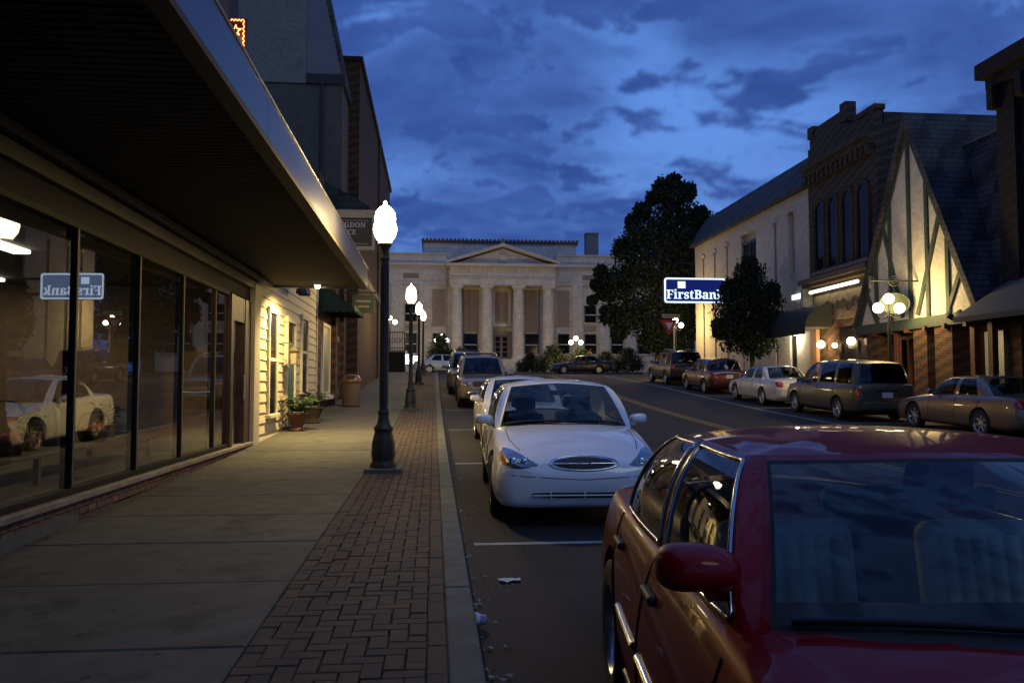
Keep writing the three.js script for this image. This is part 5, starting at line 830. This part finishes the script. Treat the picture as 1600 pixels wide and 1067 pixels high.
carAt('white_sedan', 'white rounded sedan with an oval grille parked facing the camera behind the red car', {
  ...sedanA, paint: whitePaint,
  skins: [['headlight', 'front', headA, M.lens, 0.008], ['turn_signal', 'front', [[0.77, 0.625], [0.835, 0.65], [0.84, 0.7], [0.8, 0.745], [0.765, 0.7]], M.amber, 0.014], ['grille', 'front', oval(0, 0.655, 0.345, 0.06), M.black, 0.006, 1], ['air_intake', 'front', sym([[0, 0.315], [0.3, 0.315], [0.56, 0.34], [0.62, 0.365], [0.5, 0.375], [0, 0.375]]), M.black, 0.005, 1], ['tail_light', 'rear', [[0.45, 0.72], [0.7, 0.7], [0.78, 0.78], [0.7, 0.87], [0.48, 0.86]], M.tail, 0.008]],
  seams: [...doorSeams(1.72, 2.78, 3.72), ['bonnet_seam', 'down', [[0.62, 0.45], [0.7, 0.9], [0.72, 1.45]], 0.005, M.black], ['bumper_seam', 'front', [[-0.84, 0.545], [0, 0.5], [0.84, 0.545]], 0.004, M.seat_grey, 1], ['side_moulding', 'side', [[1.42, 0.5], [3.35, 0.5]], 0.02, whitePaint]],
  extra: ({ o, conform, both, join }) => {
    const l = []; for (let i = 0; i <= 20; i++) { const x = lerp(-0.31, 0.31, i / 20), p = conform('front', x, 0.655, 0.018); if (p) l.push(p); } mesh('chrome_bar', tube(l, 0.01, 40, 6), M.chrome, o);
    const rim = oval(0, 0.655, 0.35, 0.064, 40).map(([a, b]) => conform('front', a, b, 0.008)).filter(Boolean); mesh('grille_rim', tube(rim, 0.009, 90, 6, true), M.chrome, o);
    const p = conform('front', 0, 0.655, 0.026), c = document.createElement('canvas'); c.width = 128; c.height = 56; const x = c.getContext('2d'); x.fillStyle = '#c8ccd2'; x.fillRect(0, 0, 128, 56); x.fillStyle = '#12295e'; x.beginPath(); x.ellipse(64, 28, 59, 24, 0, 0, 7); x.fill(); x.fillStyle = '#e6e9ee'; x.font = 'italic bold 32px serif'; x.textAlign = 'center'; x.fillText('Ford', 64, 38); const t = new THREE.CanvasTexture(c); t.colorSpace = THREE.SRGBColorSpace;
    mesh('emblem', new THREE.CircleGeometry(0.03, 28).scale(2.3, 1, 1).translate(p.x, p.y, p.z), new THREE.MeshStandardMaterial({ map: t, roughness: 0.3, metalness: 0.3 }), o); mesh('emblem_backing', new THREE.CylinderGeometry(0.032, 0.032, 0.016, 24).rotateX(Math.PI / 2).scale(2.3, 1, 1).translate(p.x, p.y, p.z - 0.01), M.chrome, o);
    const bl = []; for (const yy of [0.345]) { for (let i = 0; i <= 20; i++) { const q = conform('front', lerp(-0.52, 0.52, i / 20), yy, 0.012); if (q) bl.push(q); } } mesh('intake_bar', tube(bl, 0.008, 30, 6), whitePaint, o);
    for (const xx of [-0.34, 0, 0.34]) { const a = conform('front', xx, 0.31, 0.01), b = conform('front', xx, 0.38, 0.01); mesh('intake_bar', bar(a, b, 0.008), whitePaint, o); }
    for (const [xx, yy, r] of [[0.6, 0.665, 0.04], [0.71, 0.665, 0.045]]) { const q = conform('front', xx, yy, 0.0); both('headlight_bulb', new THREE.SphereGeometry(r, 14, 10).scale(1, 1, 0.35).translate(q.x, q.y, q.z + 0.012), M.chrome); }
  },
}, 1.58, 10.75, 1, -0.03);
// second white sedan, a little boxier
const sedanB = { ...sedanA, L: 4.85, axles: [0.95, 3.66], hw: [[0, 0.55], [0.04, 0.72], [0.12, 0.82], [0.3, 0.87], [0.7, 0.895], [1.1, 0.9], [3.8, 0.895], [4.4, 0.87], [4.7, 0.81], [4.85, 0.6]], top: [[0, 0.58], [0.04, 0.67], [0.12, 0.73], [0.3, 0.79], [0.9, 0.9], [1.4, 0.96], [1.6, 0.98], [4.0, 1.03], [4.4, 1.02], [4.66, 0.97], [4.78, 0.82], [4.85, 0.62]], bot: [[0, 0.42], [0.04, 0.27], [0.12, 0.21], [0.3, 0.19], [4.5, 0.21], [4.72, 0.27], [4.85, 0.42]], drop: [[0, 0.02], [0.12, 0.05], [0.3, 0.08], [0.8, 0.1], [2.2, 0.09], [4, 0.08], [4.85, 0.03]], roof: [[2.05, 1.385], [2.3, 1.42], [2.8, 1.44], [3.2, 1.43], [3.5, 1.39]], green: [[1.35, 0, 2.16, 0], [1.6, 0.7, 2.28, 0.54], [1.66, 0.785, 2.32, 0.59], [2.66, 0.81, 2.7, 0.63], [2.76, 0.81, 2.78, 0.63], [3.55, 0.8, 3.2, 0.62], [3.9, 0.72, 3.3, 0.56], [4.05, 0, 3.4, 0]] };
const headB = [[0.5, 0.62], [0.78, 0.62], [0.835, 0.66], [0.83, 0.74], [0.72, 0.76], [0.5, 0.71]], tailB = [[0.5, 0.74], [0.74, 0.73], [0.8, 0.8], [0.78, 0.9], [0.66, 0.93], [0.52, 0.86]];
const rearKit = (p, glow) => ({ o, conform, mirror, both }) => { const q = conform('rear', 0, p[0], 0.012); if (q) { mesh('number_plate', new RoundedBoxGeometry(0.32, 0.16, 0.012, 1, 0.004).translate(q.x, q.y, q.z), M.plate, o); } const b = conform('rear', 0, p[1], 0.016); if (b) mesh('boot_trim', new RoundedBoxGeometry(0.62, 0.05, 0.03, 2, 0.01).translate(b.x, b.y, b.z), M.black, o); };
carAt('white_sedan', 'white sedan parked behind the oval grille sedan on the kerb side', { ...sedanB, paint: PAINT([0.8, 0.8, 0.78], { metalness: 0 }), skins: [['headlight', 'front', headB, M.lens, 0.008], ['turn_signal', 'front', [[0.76, 0.64], [0.825, 0.66], [0.82, 0.73], [0.77, 0.74]], M.amber, 0.013], ['grille', 'front', sym([[0, 0.62], [0.36, 0.62], [0.42, 0.66], [0.36, 0.71], [0, 0.72]]), M.black, 0.006, 1], ['air_intake', 'front', sym([[0, 0.32], [0.5, 0.33], [0.5, 0.39], [0, 0.39]]), M.black, 0.006, 1]], seams: doorSeams(1.66, 2.72, 3.6) }, 1.8, 17.6, 1, 0.0);
// near red sedan
const redPaint = PAINT([0.2, 0.002, 0.004], { metalness: 0.1, roughness: 0.5, clearcoat: 0.4, specularIntensity: 0.15, clearcoatRoughness: 0.02 }), sedanR = {
  ...sedanA, L: 4.98, axles: [1.0, 3.8], rW: 0.33, crown: 0.045, roofW: 0.62, seatMat: M.seat_beige, headrest: false, chromeTrim: true, bulge: 0.035,
  hw: [[0, 0.5], [0.03, 0.68], [0.1, 0.79], [0.25, 0.86], [0.6, 0.9], [1.1, 0.915], [2.5, 0.915], [3.8, 0.9], [4.4, 0.87], [4.75, 0.8], [4.92, 0.7], [4.98, 0.55]],
  top: [[0, 0.55], [0.03, 0.62], [0.1, 0.68], [0.22, 0.74], [0.5, 0.83], [0.95, 0.94], [1.4, 1.005], [1.65, 1.01], [3.0, 1.0], [4.05, 1.0], [4.5, 0.99], [4.78, 0.94], [4.92, 0.8], [4.98, 0.62]],
  bot: [[0, 0.4], [0.03, 0.28], [0.1, 0.215], [0.3, 0.19], [4.6, 0.21], [4.83, 0.27], [4.98, 0.42]],
  roof: [[2.05, 1.315], [2.3, 1.345], [2.8, 1.365], [3.3, 1.35], [3.62, 1.3]],
  green: [[1.4, 0, 2.2, 0], [1.74, 0.755, 2.36, 0.565], [1.8, 0.795, 2.4, 0.59], [2.7, 0.815, 2.82, 0.63], [2.78, 0.815, 2.88, 0.63], [3.72, 0.8, 3.34, 0.6], [4.06, 0.7, 3.46, 0.52], [4.22, 0, 3.56, 0]],
  mirror: [1.92, 1.055, 0.865, 0.93], seats: [2.3, 3.25], seatH: 0.98, handles: [[2.62, 0.8], [3.52, 0.8]], handleMat: M.black,
};
carAt('red_sedan', 'glossy dark red sedan filling the near foreground, seen over its bonnet and roof', { ...sedanR, paint: redPaint, skins: [['headlight', 'front', headA, M.lens, 0.008], ['grille', 'front', sym([[0, 0.6], [0.3, 0.61], [0.36, 0.66], [0.3, 0.69], [0, 0.69]]), M.black, 0.006, 1], ['tail_light', 'rear', tailB, M.tail, 0.01]], seams: [...doorSeams(1.74, 2.76, 3.75), ['bonnet_seam', 'down', [[0.6, 0.4], [0.68, 0.9], [0.7, 1.42]], 0.006, M.black], ['side_moulding', 'side', [[1.42, 0.55], [2.7, 0.56]], 0.016, M.chrome], ['side_moulding', 'side', [[2.82, 0.56], [3.34, 0.565]], 0.016, M.chrome], ['sill_moulding', 'side', [[1.45, 0.3], [3.3, 0.3]], 0.014, M.chrome]],
  extra: ({ o, zz, join }) => { for (const row of [2.3]) for (const q of [-1, 1]) { const l = []; for (let k = -3; k <= 3; k++) l.push(new THREE.CapsuleGeometry(0.026, 0.5, 4, 8).rotateX(-0.22).translate(q * 0.37 + k * 0.058, 0.73, zz(row + 0.36))); mesh('seat_ribbing', join(l), M.seat_beige, o); } } }, 1.62, 2.68, 1, -0.1);
// sport utility vehicles
const suvA = {
  L: 4.75, rW: 0.37, axles: [0.86, 3.68], crown: 0.05, roofW: 0.66, tuck: 0.03, floor: 0.55, privacy: true, bulge: 0.02,
  hw: [[0, 0.66], [0.04, 0.8], [0.12, 0.86], [0.4, 0.9], [1, 0.915], [3.8, 0.915], [4.5, 0.895], [4.68, 0.86], [4.75, 0.74]],
  bot: [[0, 0.5], [0.05, 0.36], [0.3, 0.3], [4.5, 0.33], [4.68, 0.38], [4.75, 0.46]],
  top: [[0, 0.8], [0.04, 0.9], [0.12, 0.97], [0.3, 1.02], [1.1, 1.08], [1.45, 1.1], [4.3, 1.12], [4.66, 1.12], [4.72, 1.06], [4.75, 0.9]],
  drop: [[0, 0.03], [0.2, 0.06], [4.6, 0.06], [4.75, 0.04]],
  roof: [[1.85, 1.69], [2.2, 1.74], [3.2, 1.76], [4.4, 1.74], [4.65, 1.71]],
  green: [[1.28, 0, 1.98, 0], [1.5, 0.74, 2.06, 0.6], [1.58, 0.82, 2.1, 0.64], [2.55, 0.84, 2.6, 0.67], [2.65, 0.84, 2.7, 0.67], [3.55, 0.84, 3.52, 0.67], [3.68, 0.84, 3.66, 0.67], [4.4, 0.83, 4.32, 0.66], [4.55, 0.76, 4.46, 0.6], [4.64, 0, 4.55, 0]],
  kinds: ['ws', 'p', 'fd', 'p', 'rd', 'p', 'qt', 'p', 'bl'], mirror: [1.75, 1.12, 1.02, 1.15], seats: [1.95, 2.95], seatH: 1.15, handles: [[2.45, 0.98], [3.4, 0.98]],
};
const rack = ({ o, zz }) => { for (const q of [-1, 1]) { mesh('roof_rail', tube([V(q * 0.57, 1.72, zz(2.25)), V(q * 0.57, 1.79, zz(2.4)), V(q * 0.57, 1.8, zz(3.4)), V(q * 0.57, 1.79, zz(4.2)), V(q * 0.57, 1.72, zz(4.35))], 0.02, 30), M.alloy, o); } for (const s of [2.8, 3.8]) mesh('roof_rack_bar', bar(V(-0.57, 1.8, zz(s)), V(0.57, 1.8, zz(s)), 0.016), M.black, o); };
const headS = [[0.5, 0.78], [0.8, 0.78], [0.82, 0.9], [0.52, 0.92]];
const suvFront = [['headlight', 'front', headS, M.lens, 0.008], ['turn_signal', 'front', [[0.72, 0.8], [0.81, 0.8], [0.815, 0.88], [0.73, 0.89]], M.amber, 0.014], ['grille', 'front', sym([[0, 0.76], [0.44, 0.77], [0.46, 0.86], [0.44, 0.92], [0, 0.93]]), M.black, 0.006, 1], ['bumper', 'front', sym([[0, 0.42], [0.7, 0.44], [0.74, 0.52], [0.7, 0.58], [0, 0.58]]), M.chrome, 0.012, 1]], suvRear = [['tail_light', 'rear', rect(0.7, 0.84, 0.8, 1.06), M.tail, 0.01], ['bumper', 'rear', sym([[0, 0.42], [0.78, 0.44], [0.8, 0.56], [0, 0.58]]), M.rubber, 0.02, 1]];
carAt('tan_suv', 'tan sport utility vehicle with a roof rack parked facing the camera on the kerb side', { ...suvA, paint: PAINT([0.22, 0.18, 0.12], { metalness: 0.4 }), skins: suvFront, seams: doorSeams(1.58, 2.6, 3.6, 0.4, 1.04), extra: rack }, 1.72, 30.6, 1);
carAt('parked_suv', 'sport utility vehicle farthest back on the kerb side, behind the tan one', { ...suvA, paint: PAINT([0.2, 0.19, 0.17], { metalness: 0.4 }), skins: suvFront, seams: doorSeams(1.58, 2.6, 3.6, 0.4, 1.04), extra: rack }, 1.5, 37.0, 1);
carAt('dark_suv', 'dark sport utility vehicle parked farthest up the far side, below the yield sign', { ...suvA, paint: PAINT([0.018, 0.02, 0.02], { metalness: 0.4 }), skins: suvRear, seams: doorSeams(1.58, 2.6, 3.6, 0.4, 1.04), extra: k => { rack(k); rearKit([0.72, 0.95])(k); } }, 12.75, 43.3, -1);
// minivan
const van = { ...suvA, L: 4.95, rW: 0.335, axles: [0.95, 3.85], floor: 0.42, crown: 0.06, roofW: 0.7, tuck: 0.04,
  hw: [[0, 0.55], [0.05, 0.76], [0.15, 0.87], [0.4, 0.94], [1, 0.975], [3.9, 0.975], [4.6, 0.95], [4.85, 0.9], [4.95, 0.78]],
  bot: [[0, 0.42], [0.05, 0.28], [0.2, 0.22], [4.6, 0.24], [4.88, 0.3], [4.95, 0.4]], top: [[0, 0.66], [0.05, 0.76], [0.15, 0.84], [0.4, 0.92], [0.9, 1.03], [1.15, 1.06], [4.4, 1.1], [4.8, 1.1], [4.9, 1.0], [4.95, 0.8]],
  roof: [[1.8, 1.66], [2.2, 1.74], [3.2, 1.77], [4.4, 1.74], [4.72, 1.68]],
  green: [[0.98, 0, 1.92, 0], [1.25, 0.78, 2.02, 0.62], [1.36, 0.87, 2.08, 0.68], [2.5, 0.9, 2.6, 0.71], [2.6, 0.9, 2.7, 0.71], [3.6, 0.9, 3.56, 0.71], [3.7, 0.9, 3.68, 0.71], [4.56, 0.87, 4.4, 0.68], [4.7, 0.8, 4.56, 0.62], [4.82, 0, 4.66, 0]], mirror: [1.7, 1.08, 1.08, 1.1], seats: [1.9, 2.9], seatH: 1.1, handles: [[2.42, 0.92], [2.8, 0.92]] };
carAt('minivan', 'dark olive minivan parked before the brick columns, seen from behind', { ...van, paint: PAINT([0.085, 0.075, 0.05], { metalness: 0.45 }), skins: [['tail_light', 'rear', rect(0.76, 0.9, 0.72, 1.0), M.tail, 0.012], ['bumper', 'rear', sym([[0, 0.36], [0.82, 0.38], [0.84, 0.56], [0, 0.58]]), PAINT([0.085, 0.075, 0.05]), 0.02, 1]], seams: doorSeams(1.4, 2.55, 3.65, 0.32, 1.0), extra: rearKit([0.78, 0.9]) }, 12.85, 25.1, -1);
// far-side white sedan, red hatchback, gold sedan
carAt('pale_sedan', 'white sedan parked on the far side in front of the dark awning, seen from behind', { ...sedanB, paint: PAINT([0.6, 0.58, 0.52], { metalness: 0 }), skins: [['tail_light', 'rear', tailB, M.tail, 0.01]], seams: [...doorSeams(1.66, 2.72, 3.6), ['bumper_seam', 'rear', [[-0.78, 0.6], [0, 0.58], [0.78, 0.6]], 0.005, M.rubber, 1]], extra: rearKit([0.72, 0.83]) }, 12.8, 30.7, -1);
const hatch = { ...sedanA, L: 4.3, rW: 0.32, axles: [0.88, 3.45], privacy: true, hw: [[0, 0.5], [0.04, 0.7], [0.12, 0.8], [0.3, 0.86], [0.8, 0.885], [3.4, 0.885], [3.9, 0.87], [4.2, 0.82], [4.3, 0.66]], bot: [[0, 0.42], [0.05, 0.26], [0.2, 0.2], [4, 0.22], [4.22, 0.28], [4.3, 0.4]], top: [[0, 0.58], [0.04, 0.68], [0.12, 0.76], [0.4, 0.86], [1.0, 0.98], [1.25, 1.01], [3.7, 1.06], [4.12, 1.05], [4.24, 0.94], [4.3, 0.72]], drop: [[0, 0.02], [0.2, 0.08], [1, 0.09], [4.1, 0.07], [4.3, 0.03]], roof: [[1.7, 1.46], [2.1, 1.53], [2.8, 1.55], [3.5, 1.52], [3.85, 1.46]], green: [[1.05, 0, 1.84, 0], [1.3, 0.7, 1.96, 0.55], [1.38, 0.78, 2.02, 0.61], [2.3, 0.81, 2.36, 0.64], [2.4, 0.81, 2.44, 0.64], [3.3, 0.8, 3.2, 0.62], [3.78, 0.74, 3.55, 0.58], [4.06, 0, 3.75, 0]], mirror: [1.6, 1.02, 0.97, 1], seats: [1.85, 2.65], seatH: 1.02, handles: [[2.2, 0.86], [3.1, 0.86]] };
carAt('red_hatchback', 'dark red hatchback parked on the far side below the round tree', { ...hatch, paint: PAINT([0.07, 0.004, 0.004], { metalness: 0.3 }), skins: [['tail_light', 'rear', [[0.6, 0.72], [0.8, 0.72], [0.83, 0.86], [0.78, 0.98], [0.66, 0.94]], M.tail, 0.012]], seams: doorSeams(1.38, 2.35, 3.3), extra: rearKit([0.78, 0.9]) }, 12.65, 36.9, -1);
carAt('gold_sedan', 'gold sedan parked on the far side nearest the camera, cut by the picture edge', { ...sedanB, paint: PAINT([0.2, 0.14, 0.085], { metalness: 0.4 }), skins: [['tail_light', 'rear', tailB, M.tail, 0.01]], seams: doorSeams(1.66, 2.72, 3.6), extra: rearKit([0.72, 0.83]) }, 13.55, 19.6, -1);
// cars beyond the crossing
{ const o = carAt('dark_car', 'black car parked crosswise in front of the courthouse bushes', { ...sedanB, paint: PAINT([0.012, 0.013, 0.015]), skins: [['headlight', 'front', headB, M.lens, 0.008]], seams: doorSeams(1.66, 2.72, 3.6) }, 11.3, 63.4, 1); o.rotation.set(0, -Math.PI / 2, 0); o.position.y = gy(63.4) + 0.002;
  const p = carAt('pale_car', 'pale blue-white car crossing behind the farthest street lamps', { ...sedanB, paint: PAINT([0.5, 0.53, 0.56]), skins: [['headlight', 'front', headB, M.lens, 0.008]], seams: doorSeams(1.66, 2.72, 3.6) }, 0.9, 61.2, 1); p.rotation.set(0, Math.PI / 2, 0); p.position.y = gy(61.2) + 0.002; }

renderer.render(scene, camera);
